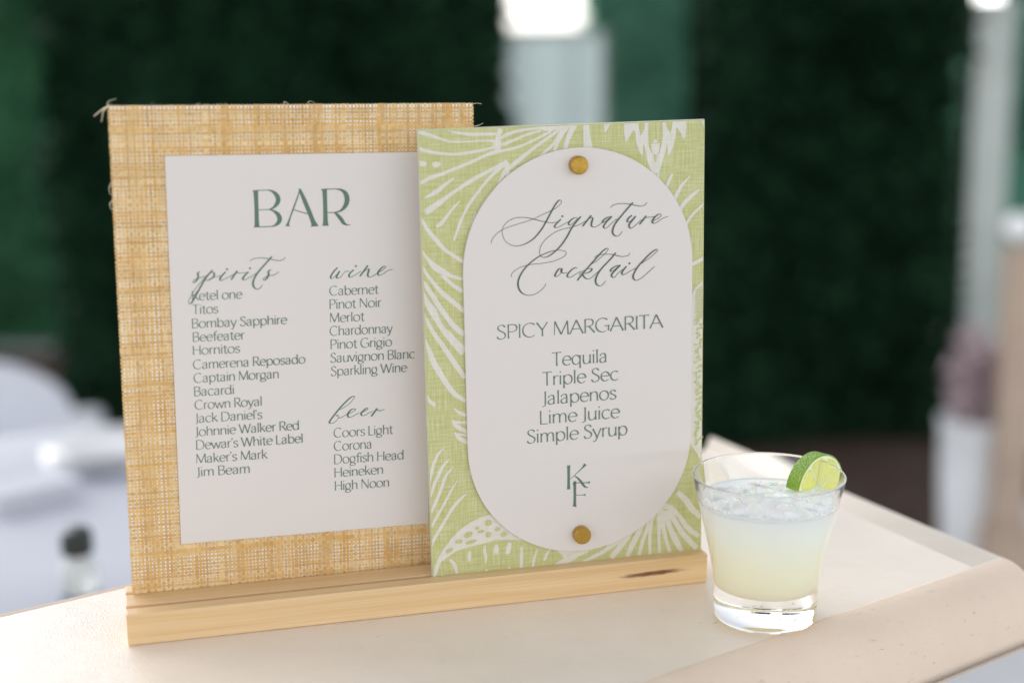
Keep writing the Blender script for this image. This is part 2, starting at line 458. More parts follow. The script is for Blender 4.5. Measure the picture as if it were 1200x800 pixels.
# loose fibres at the corners
def fibre(pts, r, parent, mt):
    cu = bpy.data.curves.new('c', 'CURVE'); cu.dimensions = '3D'; cu.bevel_depth = r; cu.bevel_resolution = 1
    sp = cu.splines.new('POLY'); P = catmull(pts, 5); sp.points.add(len(P)-1)
    for i, p in enumerate(P): sp.points[i].co = (*p, 1); sp.points[i].radius = 1-0.6*i/len(P)
    o = bpy.data.objects.new('c', cu); C.objects.link(o)
    dg = bpy.context.evaluated_depsgraph_get(); me = bpy.data.meshes.new_from_object(o.evaluated_get(dg))
    bpy.data.objects.remove(o); me.name = 'loose_fibre'; me.materials.clear()
    x = link('loose_fibre', me, mt, parent); return x
M_FIB = mat('fibre', (0.80, 0.68, 0.48), 0.6)
def fpx(*P):
    return [(*uv(MA, x, y), z) for x, y, z in P]
fibre(fpx((128, 124, 0), (119, 129, 0.001), (110, 136, 0.002)), 0.00045, sa, M_FIB)
fibre(fpx((127, 124, 0), (121, 131, 0.001), (119, 143, 0.002)), 0.00030, sa, M_FIB)
fibre(fpx((126, 125, 0), (127, 119, 0.001), (136, 116, 0.001)), 0.00020, sa, M_FIB)
fibre(fpx((552, 123, 0), (558, 121, 0.001), (564, 122, 0.001)), 0.00018, sa, M_FIB)
fibre(fpx((332, 121, 0), (334, 119.5, 0.0005), (338, 122, 0.001)), 0.00022, sa, M_FIB)
fibre(fpx((360, 121, 0), (364, 118.5, 0.0005), (369, 121, 0.001)), 0.00013, sa, M_FIB)
fibre(fpx((555, 148, 0), (560, 147, 0.001), (566, 144, 0.001)), 0.00018, sa, M_FIB)
fibre(fpx((129.6, 215, 0), (127.6, 221, 0.0005), (129.5, 228, 0.001)), 0.00018, sa, M_FIB)
fibre(fpx((130, 236, 0), (128.6, 240, 0.0005), (131, 246, 0.001)), 0.00022, sa, M_FIB)
for k in range(26):
    if k % 2: xx, yy, dx, dy = 128+random.uniform(0, 425), 122.2, random.uniform(-3, 3), random.uniform(-1.6, 0)
    else:
        yy = random.uniform(140, 680); xx = 126.6+(yy-123)*28.5/574; dx, dy = random.uniform(-1.6, 0), random.uniform(-3, 3)
    fibre(fpx((xx+1, yy+1, 0.0002), (xx+dx, yy+dy, 0.0004), (xx+dx*1.6+1, yy+dy*1.4, 0.0006)), random.uniform(0.00005, 0.00012), sa, M_FIB)

# card on the raffia board
ZC = 0.0016
cTL = uv(MA, 193, 183, ZC); cBL = uv(MA, 212.3, 637.3, ZC); cBR = uv(MA, 503, 615.5, ZC)
vC0, vC1 = cBL[1], cTL[1]; uC0 = (cTL[0]+cBL[0])/2; uC1 = WA-(uC0-0.0)*0.98
th = math.atan2(cTL[0]-cBL[0], cTL[1]-cBL[1])
def card_box():
    bm = box_bm(0, uC1-uC0, 0, vC1-vC0, 0.0006, ZC, 0.00015, 1)
    me = bm_mesh('menu_card', bm); return me
ca = link('menu_card', card_box(), M_CARD, sa); ca.location = (cBL[0], cBL[1], 0); ca.rotation_euler = (0, 0, -th)
MCARD = MA @ Matrix.Translation((cBL[0], cBL[1], 0)) @ Matrix.Rotation(-th, 4, 'Z')

# ------------------------------------------------------------------ lettering
GL = {
 ' ': (.27, ''), "'": (.16, 'l .08,1.02 .07,.82'),
 'a': (.56, 'c .07,.5 .13,.62 .26,.68 .37,.63 .41,.48|l .41,.5 .41,0|c .41,.4 .24,.37 .09,.27 .07,.12 .17,.0 .31,.03 .41,.15'),
 'b': (.63, 'l .1,1.02 .1,0|e .34,.34 .24,.35 0,360'), 'c': (.54, 'e .32,.34 .26,.35 48,312'),
 'd': (.63, 'l .53,1.02 .53,0|e .29,.34 .24,.35 0,360'),
 'e': (.58, 'l .06,.38 .53,.38|e .31,.34 .25,.35 6,318'),
 'f': (.34, 'c .40,.97 .31,1.03 .21,.97 .17,.82|l .17,.85 .17,0|l .02,.66 .34,.66'),
 'g': (.60, 'e .28,.37 .22,.31 0,360|c .42,.6 .5,.66 .58,.66|c .14,.12 .08,.04 .2,.0 .42,-.02 .53,-.12 .46,-.25 .28,-.3 .1,-.25 .05,-.13 .14,-.03'),
 'h': (.61, 'l .1,1.02 .1,0|c .1,.42 .19,.6 .33,.68 .46,.62 .51,.44|l .51,.46 .51,0'),
 'i': (.22, 'l .11,.68 .11,0|l .11,.89 .11,.98'), 'k': (.53, 'l .1,1.02 .1,0|l .1,.3 .45,.68|l .21,.42 .5,0'),
 'l': (.22, 'l .11,1.02 .11,0'),
 'm': (.92, 'l .1,.68 .1,0|c .1,.42 .18,.6 .3,.68 .42,.62 .46,.44|l .46,.46 .46,0|c .46,.42 .54,.6 .66,.68 .78,.62 .82,.44|l .82,.46 .82,0'),
 'n': (.61, 'l .1,.68 .1,0|c .1,.42 .19,.6 .33,.68 .46,.62 .51,.44|l .51,.46 .51,0'),
 'o': (.64, 'e .32,.34 .27,.35 0,360'), 'p': (.63, 'l .1,.68 .1,-.3|e .34,.34 .24,.35 0,360'),
 'q': (.63, 'l .53,.68 .53,-.3|e .29,.34 .24,.35 0,360'),
 'r': (.37, 'l .1,.68 .1,0|c .1,.42 .17,.6 .27,.68 .36,.66'),
 's': (.45, 'c .39,.56 .33,.66 .21,.68 .09,.6 .1,.45 .24,.35 .37,.26 .4,.12 .3,.01 .17,-.01 .05,.1'),
 't': (.37, 'l .17,.86 .17,.14|c .17,.16 .2,.03 .29,-.01 .37,.05|l .0,.66 .35,.66'),
 'u': (.61, 'l .1,.68 .1,.22|c .1,.26 .14,.06 .27,0 .42,.08 .51,.26|l .51,.68 .51,0'),
 'v': (.53, 'l .02,.68 .27,0|l .27,0 .51,.68'), 'w': (.84, 'l .02,.68 .24,0|l .24,0 .42,.62|l .42,.62 .62,0|l .62,0 .82,.68'),
 'y': (.53, 'l .02,.68 .28,.02|l .51,.68 .23,-.16|c .23,-.16 .15,-.29 .03,-.28'),
 'A': (.76, 'l .02,0 .37,1|l .37,1 .74,0|l .15,.36 .6,.36'),
 'B': (.62, 'l .1,1 .1,0|l .1,1 .3,1|c .3,1 .5,.93 .52,.74 .42,.57 .26,.53|l .1,.53 .3,.53|c .28,.53 .5,.48 .57,.28 .48,.06 .28,0|l .1,0 .3,0'),
 'C': (.80, 'e .44,.5 .38,.51 48,312'), 'D': (.80, 'l .1,1 .1,0|c .1,1 .35,1 .62,.86 .73,.5 .62,.14 .35,0 .1,0'),
 'F': (.52, 'l .1,1 .1,0|l .1,1 .5,1|l .1,.52 .42,.52'), 'G': (.84, 'e .44,.5 .38,.51 48,300|l .76,.44 .76,.08|l .54,.44 .84,.44'),
 'H': (.76, 'l .1,1 .1,0|l .66,1 .66,0|l .1,.53 .66,.53'), 'I': (.22, 'l .11,1 .11,0'),
 'J': (.30, 'l .19,1 .19,.1|c .19,.14 .17,-.05 .09,-.12 .0,-.12'),
 'K': (.64, 'l .1,1 .1,0|l .1,.42 .56,1|l .22,.55 .64,0'), 'L': (.52, 'l .1,1 .1,0|l .1,0 .5,0'),
 'M': (.92, 't .08,0 .11,1|l .11,1 .46,.04|l .46,.04 .8,1|l .8,1 .84,0'),
 'N': (.80, 't .1,1 .1,0|l .1,1 .69,0|t .69,1 .69,0'),
 'P': (.60, 'l .1,1 .1,0|l .1,1 .28,1|c .28,1 .48,.95 .56,.75 .48,.53 .28,.48|l .1,.48 .28,.48'),
 'R': (.63, 'l .1,1 .1,0|l .1,1 .28,1|c .28,1 .47,.95 .54,.75 .46,.54 .28,.48|l .1,.48 .3,.48|l .3,.48 .62,0'),
 'S': (.56, 'c .48,.84 .4,.97 .26,1.0 .12,.9 .12,.71 .26,.56 .43,.43 .5,.25 .42,.06 .26,-.01 .12,.04 .05,.18'),
 'T': (.62, 'l .31,1 .31,0|l .02,1 .6,1'),
 'W': (1.04, 'l .02,1 .28,0|l .28,0 .52,.94|l .52,.94 .76,0|l .76,0 1.02,1'),
 'Y': (.62, 'l .02,1 .32,.46|l .6,1 .32,.46|l .32,.48 .32,0'),
 'V': (.7, 'l .02,1 .34,0|l .34,0 .68,1'),
}
NIB = (math.cos(rad(20)), math.sin(rad(20)))
def glyph_strokes(ch):
    adv, spec = GL[ch]; out = []
    for part in spec.split('|'):
        if not part: continue
        kind, rest = part[0], part[2:].split()
        P = [tuple(float(a) for a in p.split(',')) for p in rest]
        if kind == 'e':
            (cx, cy), (rx, ry), (a0, a1) = P; n = 22
            P = [(cx+rx*math.cos(rad(a0+(a1-a0)*i/n)), cy+ry*math.sin(rad(a0+(a1-a0)*i/n))) for i in range(n+1)]
        elif kind == 'c': P = catmull(P, 5)
        else:
            (x0, y0), (x1, y1) = P[:2]; P = [(x0+(x1-x0)*i/6, y0+(y1-y0)*i/6) for i in range(7)]
        out.append((kind, P))
    return adv, out
def text(txt, u0, v0, u1, cap, thick, thin, mt, parent, z, name='lettering'):
    tot = sum(GL[c][0] for c in txt)
    sx = (u1-u0)/tot; ink = Ink(z, 6e-6); x = 0
    for c in txt:
        adv, ss = glyph_strokes(c)
        for kind, P in ss:
            Q = []
            for i, (a, b) in enumerate(P):
                p0 = P[max(i-1, 0)]; p1 = P[min(i+1, len(P)-1)]
                dx, dy = (p1[0]-p0[0]), (p1[1]-p0[1]); L = math.hypot(dx, dy) or 1
                k_ = abs(dx*NIB[1]-dy*NIB[0])/L
                wd = thin+(thick-thin)*k_**2.2
                if kind == 't': wd = thin*1.15
                if kind == 'l':                       # flared ends of the stems
                    e = min(i, len(P)-1-i); wd *= 1.22 if e == 0 else (1.04 if e == 1 else 0.96)
                Q.append((u0+(x+a)*sx, v0+b*cap, wd))
            ink.ribbon(Q)
        x += adv
    return ink.build(name, mt, parent)

def text_px(M, parent, txt, x0, y0, x1, cap_px, thick, thin, mt, z):
    a = uv(M, x0, y0, z); k = px_w(M, x0, y0, 1.0)
    slope = -0.06
    b = uv(M, x1, y0+slope*(x1-x0), z)
    s = Matrix.Identity(4)
    return text(txt, a[0], a[1], b[0], cap_px*k, thick*k, thin*k, mt, parent, z)

LIST = [('Ketel one', 224.5, 352, 284), ('Titos', 225.5, 368, 256), ('Bombay Sapphire', 224.5, 384.5, 336.5), ('Beefeater', 225.5, 400.3, 287),
 ('Hornitos', 225.5, 415.8, 281.5), ('Camerena Reposado', 226, 432.5, 358), ('Captain Morgan', 226.8, 448.3, 327.3), ('Bacardi', 227, 464, 275),
 ('Crown Royal', 228, 479.7, 307.5), ("Jack Daniel's", 228.8, 495.2, 307.5), ('Johnnie Walker Red', 229, 510.9, 351), ("Dewar's White Label", 229.4, 526.6, 355.5),
 ("Maker's Mark", 229.6, 542.6, 313.5), ('Jim Beam', 230.6, 558, 293.5),
 ('Cabernet', 385.8, 346.3, 443.5), ('Pinot Noir', 385.6, 362, 447), ('Merlot', 386, 377.7, 427.2), ('Chardonnay', 386.2, 393.2, 460), ('Pinot Grigio', 386.8, 409, 459.5),
 ('Sauvignon Blanc', 387, 424.7, 486), ('Sparkling Wine', 387.5, 440.3, 477),
 ('Coors Light', 390.8, 512.5, 460.5), ('Corona', 391, 528, 436.3), ('Dogfish Head', 391, 543.4, 473.5), ('Heineken', 391.4, 558.9, 449.5), ('High Noon', 391.9, 574.5, 456.5)]
ZI = ZC+0.00006
for (t_, x0, y0, x1) in LIST:
    text_px(MCARD, ca, t_, x0, y0, x1, 10.9, 1.35, 0.62, M_INK, ZI)

def strokes_px(ink, M, org, sc, strokes, z):
    """traced lettering: every point (x, y, width) in the enlarged tracing"""
    for st_ in strokes:
        P = catmull(st_, 5)
        Q = []
        for (x, y, w_) in P:
            X, Y = org[0]+x/sc, org[1]+y/sc
            a = uv(M, X, Y, z); Q.append((a[0], a[1], px_w(M, X, Y, max(w_, 0.5)/sc)))
        ink.ribbon(Q)
def script_px(ink, M, org, sc, strokes, z, thick, thin):
    """pen lettering: thick where the pen moves down, thin where it moves up; widths in photo pixels"""
    for st_ in strokes:
        if len(st_) == 1:
            x, y = st_[0]; a = uv(M, org[0]+x/sc, org[1]+y/sc, z); k = px_w(M, org[0]+x/sc, org[1]+y/sc, thick*0.55)
            ink.oval(a[0], a[1], k, k); continue
        P = catmull(st_, 7); n = len(P); W = []
        for i in range(n):
            p0 = P[max(i-2, 0)]; p1 = P[min(i+2, n-1)]
            dx, dy = p1[0]-p0[0], p1[1]-p0[1]; L = math.hypot(dx, dy) or 1
            k_ = max(0, dy/L)
            W.append(thin+(thick-thin)*k_**1.3)
        W = [sum(W[max(0, i-2):i+3])/len(W[max(0, i-2):i+3]) for i in range(n)]
        Q = []
        for i, (x, y) in enumerate(P):
            X, Y = org[0]+x/sc, org[1]+y/sc; a = uv(M, X, Y, z)
            wd = W[i]*(0.6 if i in (0, n-1) else 1)
            Q.append((a[0], a[1], px_w(M, X, Y, wd)))
        ink.ribbon(Q)

ink = Ink(ZI)
strokes_px(ink, MCARD, (285, 210), 8.889, [
  [(129, 116, 64), (131, 132, 50), (135, 220, 44), (139, 320, 43), (141, 420, 45), (143, 482, 50), (144, 499, 66)],
  [(98, 120, 8), (180, 117, 8), (262, 113, 8)], [(160, 321, 8), (215, 319, 8), (266, 317, 8)], [(108, 498, 8), (220, 496, 9), (320, 491, 9)],
  [(255, 113, 8), (300, 125, 22), (345, 162, 42), (364, 210, 47), (350, 258, 40), (310, 300, 20), (262, 318, 7)],
  [(262, 316, 7), (310, 328, 18), (358, 362, 40), (380, 410, 47), (366, 452, 40), (330, 482, 20), (290, 494, 8)],
  [(590, 98, 10), (595, 120, 26), (640, 225, 42), (690, 345, 44), (725, 435, 46), (742, 480, 66), (744, 488, 78)],
  [(588, 120, 10), (565, 190, 13), (525, 300, 14), (485, 410, 15), (465, 470, 26), (462, 490, 48)],
  [(528, 318, 9), (590, 338, 9), (668, 361, 9)],
  [(845, 103, 64), (848, 120, 48), (852, 210, 43), (855, 320, 43), (857, 420, 46), (858, 470, 56), (858, 485, 70)],
  [(812, 107, 8), (890, 104, 8), (975, 101, 8)], [(878, 348, 8), (925, 347, 8), (960, 346, 8)],
  [(965, 101, 8), (1020, 112, 22), (1066, 150, 44), (1082, 215, 50), (1062, 280, 40), (1015, 328, 20), (950, 347, 8)],
  [(950, 347, 12), (985, 375, 30), (1025, 425, 38), (1050, 460, 30), (1080, 474, 12), (1118, 476, 5)],
], ZI)
ink.build('lettering', M_INK_BAR, ca)

SP = [
 [(192, 285), (168, 298), (170, 325), (172, 350), (155, 385), (125, 410), (110, 405), (118, 385), (160, 365), (215, 348), (262, 330)],
 [(342, 264), (290, 320), (240, 390), (190, 480), (140, 570), (100, 640), (72, 660), (60, 645), (85, 570), (150, 470), (235, 370), (290, 315), (335, 290), (360, 303), (352, 342), (315, 372), (272, 386), (255, 372)],
 [(300, 375), (350, 350), (400, 340), (440, 328)],
 [(495, 283), (452, 330), (427, 370), (442, 386), (490, 365), (560, 330), (598, 308)], [(510, 255)],
 [(632, 270), (600, 315), (558, 378)], [(590, 330), (618, 292), (650, 300), (700, 296), (735, 292)],
 [(762, 283), (717, 330), (695, 365), (715, 380), (760, 357), (830, 318), (862, 298)], [(780, 243)],
 [(1038, 104), (960, 190), (890, 270), (840, 340), (815, 410), (825, 462), (862, 488), (902, 470), (927, 435)],
 [(778, 163), (808, 136), (880, 122), (960, 125), (1040, 141), (1115, 153), (1168, 142), (1195, 112)],
 [(1027, 258), (995, 278), (998, 310), (987, 345), (962, 375), (938, 382), (942, 358), (1000, 330), (1060, 320), (1122, 283)]]
ink = Ink(ZI+0.0004); script_px(ink, MCARD, (215, 290), 10, SP, ZI, 2.1, 0.62); 
for i, v in enumerate(ink.v): ink.v[i] = (v[0], v[1], v[2]-0.0003)
ink.build('lettering', M_INK_BAR, ca)
WI = [
 [(208, 178), (150, 240), (105, 310), (104, 346), (132, 350), (185, 300), (242, 233)],
 [(242, 233), (208, 290), (192, 335), (215, 347), (262, 320), (308, 262), (332, 240), (352, 240), (392, 236)],
 [(462, 213), (410, 260), (385, 302), (398, 331), (442, 320), (520, 270), (572, 238)], [(495, 157)],
 [(683, 145), (620, 230), (553, 318)], [(565, 305), (625, 240), (680, 200), (697, 216), (682, 270), (682, 315), (712, 329), (762, 310), (832, 265)],
 [(835, 268), (900, 222), (950, 187), (957, 165), (930, 163), (880, 200), (840, 255), (840, 290), (872, 301), (932, 270), (1000, 226), (1072, 204)]]
ink = Ink(ZI); script_px(ink, MCARD, (380, 300), 13.333, WI, ZI, 2.2, 0.7); ink.build('lettering', M_INK_BAR, ca)
BE = [
 [(235, 333), (320, 290), (400, 230), (455, 165), (476, 130), (455, 121), (400, 150), (320, 225), (240, 310), (160, 410), (100, 490), (80, 530), (100, 546), (150, 535), (200, 490), (226, 440), (212, 418), (182, 432)],
 [(222, 455), (250, 460), (300, 435), (352, 402)],
 [(358, 404), (430, 372), (490, 332), (480, 319), (430, 325), (380, 375), (365, 420), (392, 452), (450, 430), (545, 378)],
 [(568, 384), (640, 350), (682, 317), (662, 307), (612, 345), (575, 390), (590, 421), (642, 415), (700, 380), (762, 355)],
 [(828, 308), (790, 360), (733, 438)], [(770, 385), (805, 345), (835, 337), (880, 348), (942, 323)]]
ink = Ink(ZI); script_px(ink, MCARD, (380, 455), 13.333, BE, ZI, 2.3, 0.7); ink.build('lettering', M_INK_BAR, ca)

# ------------------------------------------------------------------ cocktail sign
sb = empty('cocktail_sign', M=MB)
tag(sb, 'smaller signature cocktail sign, oval white card on green leaf print, right and in front', 'menu sign')
slab('backing_board', MB, WB, HB+0.0066, -0.0030, -0.0003, 0.0002, M_CARDEDGE, sb, 0, -0.0066)
slab('linen_panel', MB, WB-0.0003, HB-0.0002+0.006, -0.0002, 0.0, 0.00004, M_LINEN, sb, 0.00015, -0.006)
P1, P2, P3, P4, P5, P6, P7, P8, P9, P10 = (480, 140), (480, 200), (480, 270), (480, 340), (480, 410), (480, 480), (490, 545), (490, 600), (590, 600), (710, 580)
PT, PR, PQ, PS = (590, 130), (710, 130), (725, 200), (740, 270)
MOT = [
 (P1, [[(90, 145, 40), (200, 175, 45), (300, 205, 35), (380, 235, 25), (500, 262, 22), (700, 260, 20), (850, 250, 20), (1010, 250, 28)],
  [(450, 133, 8), (550, 155, 25), (700, 175, 40), (850, 172, 36), (1010, 170, 28)],
  [(85, 335, 45), (180, 365, 42), (300, 390, 35), (500, 408, 28), (650, 395, 34), (800, 370, 32), (950, 338, 28), (1040, 310, 50)],
  [(1065, 110, 60), (1040, 200, 60), (1030, 300, 95), (1030, 380, 60)],
  [(110, 750, 18), (150, 735, 40), (230, 690, 45), (350, 650, 42), (500, 590, 36), (700, 510, 36), (850, 440, 36), (980, 390, 45), (1100, 365, 32), (1200, 345, 28)],
  [(88, 515, 60), (150, 518, 62), (200, 520, 34)], [(265, 525, 30), (310, 530, 72), (360, 520, 30)],
  [(1070, 220, 26), (1140, 182, 34), (1215, 160, 30)], [(1080, 300, 26), (1140, 270, 30), (1215, 245, 28)]]),
 (P2, [[(170, 326, 8), (240, 290, 42), (330, 235, 52), (420, 160, 38), (522, 88, 14)],
  [(180, 482, 50), (210, 472, 76), (330, 390, 65), (450, 300, 44), (580, 210, 40), (700, 130, 50), (850, 45, 44), (980, -20, 44), (1080, -65, 58), (1130, -90, 44)],
  [(315, 658, 30), (380, 608, 48), (440, 530, 35), (500, 450, 28), (592, 352, 18)],
  [(520, 820, 16), (530, 790, 30), (580, 640, 35), (640, 500, 30), (700, 390, 40), (780, 280, 32), (880, 150, 35), (1000, 20, 40), (1100, -65, 50)],
  [(106, 500, 20), (150, 590, 35), (210, 690, 45), (300, 800, 52), (400, 915, 45), (500, 985, 40), (600, 1050, 42), (680, 1110, 30)],
  [(700, 860, 30), (735, 660, 40), (770, 480, 12)], [(1000, 260, 20), (1060, 120, 36), (1110, 20, 46), (1160, -50, 50)], [(1100, 140, 30), (1180, 20, 30)]]),
 (P3, [[(128, 210, 14), (200, 320, 38), (300, 430, 76), (400, 490, 70), (480, 530, 44), (620, 572, 34)],
  [(380, 520, 50), (450, 590, 45), (520, 650, 42), (620, 712, 45)],
  [(138, 390, 14), (180, 480, 36), (260, 590, 42), (350, 700, 52), (450, 790, 56), (560, 880, 54), (640, 950, 48)],
  [(148, 570, 14), (200, 660, 50), (270, 770, 58), (330, 870, 62), (430, 1010, 62), (520, 1120, 65), (640, 1220, 60)]]),
 (P4, [[(155, 20, 30), (230, 180, 88), (310, 300, 98), (400, 450, 88), (500, 580, 90), (640, 730, 100)],
  [(155, 190, 20), (200, 340, 40), (280, 500, 50), (380, 640, 55), (470, 770, 60), (560, 900, 60), (650, 1030, 50)],
  [(168, 550, 14), (220, 680, 45), (280, 840, 70), (380, 1010, 64), (480, 1160, 60), (560, 1240, 52), (660, 1295, 45)]]),
 (P5, [[(188, 500, 14), (230, 590, 42), (300, 652, 42)], [(515, 682, 12), (580, 730, 35), (670, 765, 42)]]),
 (P6, [[(498, 122, 14), (550, 190, 50), (680, 262, 42)], [(510, 140, 30), (600, 148, 28), (680, 150, 30)],
  [(522, 262, 12), (580, 330, 50), (700, 392, 42)], [(545, 282, 22), (680, 300, 26)],
  [(402, 452, 8), (340, 510, 30), (280, 640, 40), (245, 780, 38), (235, 880, 20)],
  [(467, 573, 8), (390, 660, 38), (330, 780, 40), (290, 870, 40), (262, 960, 30), (248, 1020, 20)]]),
 (P7, [[(412, 16, 8), (320, 130, 36), (280, 250, 36), (210, 420, 40), (152, 555, 30)],
  [(467, 166, 6), (390, 290, 22), (300, 460, 30), (220, 600, 34), (150, 730, 28)],
  [(568, 332, 8), (490, 400, 36), (410, 490, 40), (330, 620, 36), (230, 790, 38), (180, 880, 36), (160, 950, 16)],
  [(590, 72, 12), (650, 100, 34), (700, 130, 30)], [(668, 232, 16), (740, 240, 40)]]),
 (P8, [[(372, 555, 22), (425, 610, 44), (455, 712, 34)], [(606, 450, 22), (600, 510, 46), (600, 575, 26)],
  [(787, 382, 16), (778, 450, 32), (795, 520, 32), (790, 600, 14)], [(918, 376, 30), (914, 425, 58), (914, 480, 50)],
  [(1075, 352, 36), (1060, 420, 60), (1042, 488, 36)], [(788, 680, 30), (815, 682, 30)], [(1058, 645, 24), (1080, 645, 24)], [(275, 735, 20), (295, 735, 20)]]),
 (P9, [[(213, 400, 26), (210, 500, 40), (208, 645, 38)], [(402, 420, 14), (362, 530, 30), (345, 638, 34)], [(552, 428, 12), (508, 490, 34), (478, 562, 30)],
  [(600, 605, 14), (700, 572, 60), (780, 538, 80), (860, 500, 60), (960, 452, 44), (1080, 400, 36)],
  [(930, 572, 16), (1050, 520, 42), (1200, 445, 46)], [(600, 420, 20), (720, 478, 50), (850, 450, 36), (1000, 405, 40)],
  [(700, 500, 50), (740, 520, 40)]]),
 (P10, [[(-10, 640, 50), (100, 565, 62), (200, 480, 50), (270, 430, 44)], [(60, 730, 56), (150, 620, 70), (250, 490, 60), (330, 380, 50), (430, 290, 40)],
  [(250, 715, 50), (310, 580, 65), (390, 420, 60), (450, 300, 50), (560, 180, 50)], [(385, 700, 45), (430, 540, 45), (480, 400, 45), (520, 230, 50)],
  [(515, 690, 34), (515, 500, 40), (535, 300, 45), (580, 180, 60)], [(628, 670, 38), (620, 480, 40), (630, 300, 60), (640, 170, 80)],
  [(750, 660, 42), (700, 500, 42), (670, 350, 50), (650, 200, 80)], [(885, 650, 50), (810, 510, 70), (740, 350, 60), (690, 180, 80)],
  [(1065, 620, 60), (920, 470, 60), (820, 320, 60), (740, 180, 70)], [(1090, 480, 50), (950, 370, 60), (850, 230, 50), (740, 130, 70)],
  [(560, 170, 50), (640, 130, 85), (740, 130, 55)], [(840, -40, 50), (940, 60, 70), (1000, 150, 72), (1060, 205, 60), (1110, 265, 50)]]),
 (PT, [[(0, 290, 35), (150, 240, 35), (300, 215, 30), (440, 203, 30)], [(0, 400, 38), (150, 330, 30), (300, 270, 30), (440, 232, 25)],
  [(0, 465, 30), (150, 430, 30), (300, 370, 28), (420, 310, 28), (560, 240, 25)],
  [(20, 700, 60), (90, 650, 50), (200, 560, 55), (300, 480, 40), (430, 380, 38), (560, 290, 35), (680, 195, 35)],
  [(420, 540, 30), (520, 450, 35), (600, 370, 38), (660, 270, 42), (750, 190, 40)], [(595, 470, 40), (640, 360, 38), (700, 260, 40), (760, 190, 30)],
  [(722, 450, 55), (760, 310, 60), (825, 175, 70)], [(995, 450, 112), (975, 300, 84), (968, 160, 74)],
  [(410, 196, 20), (540, 210, 60), (650, 192, 34), (760, 182, 26), (860, 178, 20)], [(1195, 150, 50), (1195, 245, 26)], [(5, 590, 50), (40, 640, 60), (40, 760, 40)]]),
 (PR, [[(575, 338, 16), (578, 352, 60), (580, 375, 36)], [(580, 380, 100), (580, 450, 96), (580, 520, 60)], [(548, 725, 22), (545, 770, 20)], [(580, 740, 14), (580, 810, 20)], [(612, 725, 22), (615, 800, 24)]]),
 (PQ, [[(535, 250, 26), (580, 140, 40), (628, 35, 26)], [(625, 400, 45), (690, 260, 48), (740, 170, 35), (842, 58, 12)],
  [(690, 530, 45), (760, 390, 50), (850, 300, 45), (945, 222, 16)], [(755, 700, 30), (830, 560, 36), (920, 460, 30), (1008, 380, 30)], [(430, 40, 22), (445, 180, 40)]]),
 (PS, [[(680, 412, 36), (780, 362, 46), (856, 318, 36)]]),
]
ink = Ink(0.00004, 1.2e-6)
def clipB(p):   # keep the print on the board
    return (min(max(p[0], 0.0006), WB-0.0006), min(max(p[1], -0.003), HB-0.0008))
for org, sts in MOT: strokes_px(ink, MB, org, 10, sts, 0)
def poly_px(ink, org, sc, P): ink.poly([uv(MB, org[0]+x/sc, org[1]+y/sc) for x, y in P])
poly_px(ink, P8, 10, [(170, 765), (190, 640), (235, 530), (300, 420), (400, 290), (500, 190), (620, 110), (750, 50), (900, 10), (970, 30), (1070, 140), (1180, 235), (1350, 332),
  (1200, 322), (1050, 318), (900, 325), (780, 360), (600, 405), (450, 450), (350, 520), (270, 580), (232, 680), (205, 765)])
poly_px(ink, PR, 10, [(215, 133), (210, 260), (235, 378), (265, 320), (322, 225), (342, 250), (352, 360), (390, 480), (430, 530), (438, 380), (460, 460), (480, 580), (540, 730), (620, 730),
  (660, 600), (698, 480), (718, 380), (724, 512), (745, 512), (790, 420), (815, 300), (825, 190), (880, 270), (908, 338), (930, 310), (945, 200), (940, 108), (780, 115), (772, 190), (755, 260), (712, 190),
  (700, 118), (660, 119), (665, 280), (650, 400), (622, 505), (580, 540), (540, 500), (503, 420), (495, 300), (500, 126), (455, 128), (448, 220), (405, 292), (388, 220), (380, 131)])
poly_px(ink, PR, 10, [(0, 250), (0, 148), (52, 142)]); poly_px(ink, PR, 10, [(1110, 106), (1150, 190), (1168, 200), (1168, 100)])
poly_px(ink, (740, 270), 10, [(700, 760), (740, 680), (800, 620), (852, 590), (850, 1100), (848, 1800), (830, 2400), (816, 2700), (760, 2600), (690, 2500), (690, 2450), (700, 2000)])
for i, v in enumerate(ink.v):
    a = clipB(v); ink.v[i] = (a[0], a[1], v[2])
mo = ink.build('leaf_print', M_MOTIF, sb)
# green spots and hatching showing inside the cream leaves
ink = Ink(0.00045, 1e-6)
for (x, y, rx, ry, rt) in [(820, 120, 40, 38, 0), (985, 120, 40, 38, .3), (930, 195, 34, 20, -.1), (690, 185, 24, 14, -.3), (735, 222, 40, 18, -.1), (585, 260, 52, 30, -.35), (825, 258, 34, 34, 0),
   (1000, 255, 36, 32, -.4), (620, 345, 66, 20, -.2), (475, 338, 42, 24, 0), (365, 445, 44, 24, -.5), (1175, 270, 42, 18, .1), (1070, 170, 20, 18, .7)]:
    a = uv(MB, P8[0]+x/10, P8[1]+y/10); ink.oval(a[0], a[1], px_w(MB, 560, 620, rx/10), px_w(MB, 560, 620, ry/10), -rt)
a = uv(MB, 710+58.0, 130+55.5); ink.oval(a[0], a[1], px_w(MB, 768, 185, 1.3), px_w(MB, 768, 185, 4.6))
a = uv(MB, 710+58.0, 130+52.0); ink.oval(a[0], a[1], px_w(MB, 768, 185, 2.3), px_w(MB, 768, 185, 1.3))
strokes_px(ink, MB, P4, 10, [[(190, 36, 6), (230, 90, 26), (295, 188, 8)], [(330, 235, 10), (380, 330, 34), (430, 410, 40), (480, 470, 20)], [(160, 165, 8), (205, 290, 26), (230, 330, 30)]], 0)
y = 337.0; k = 0
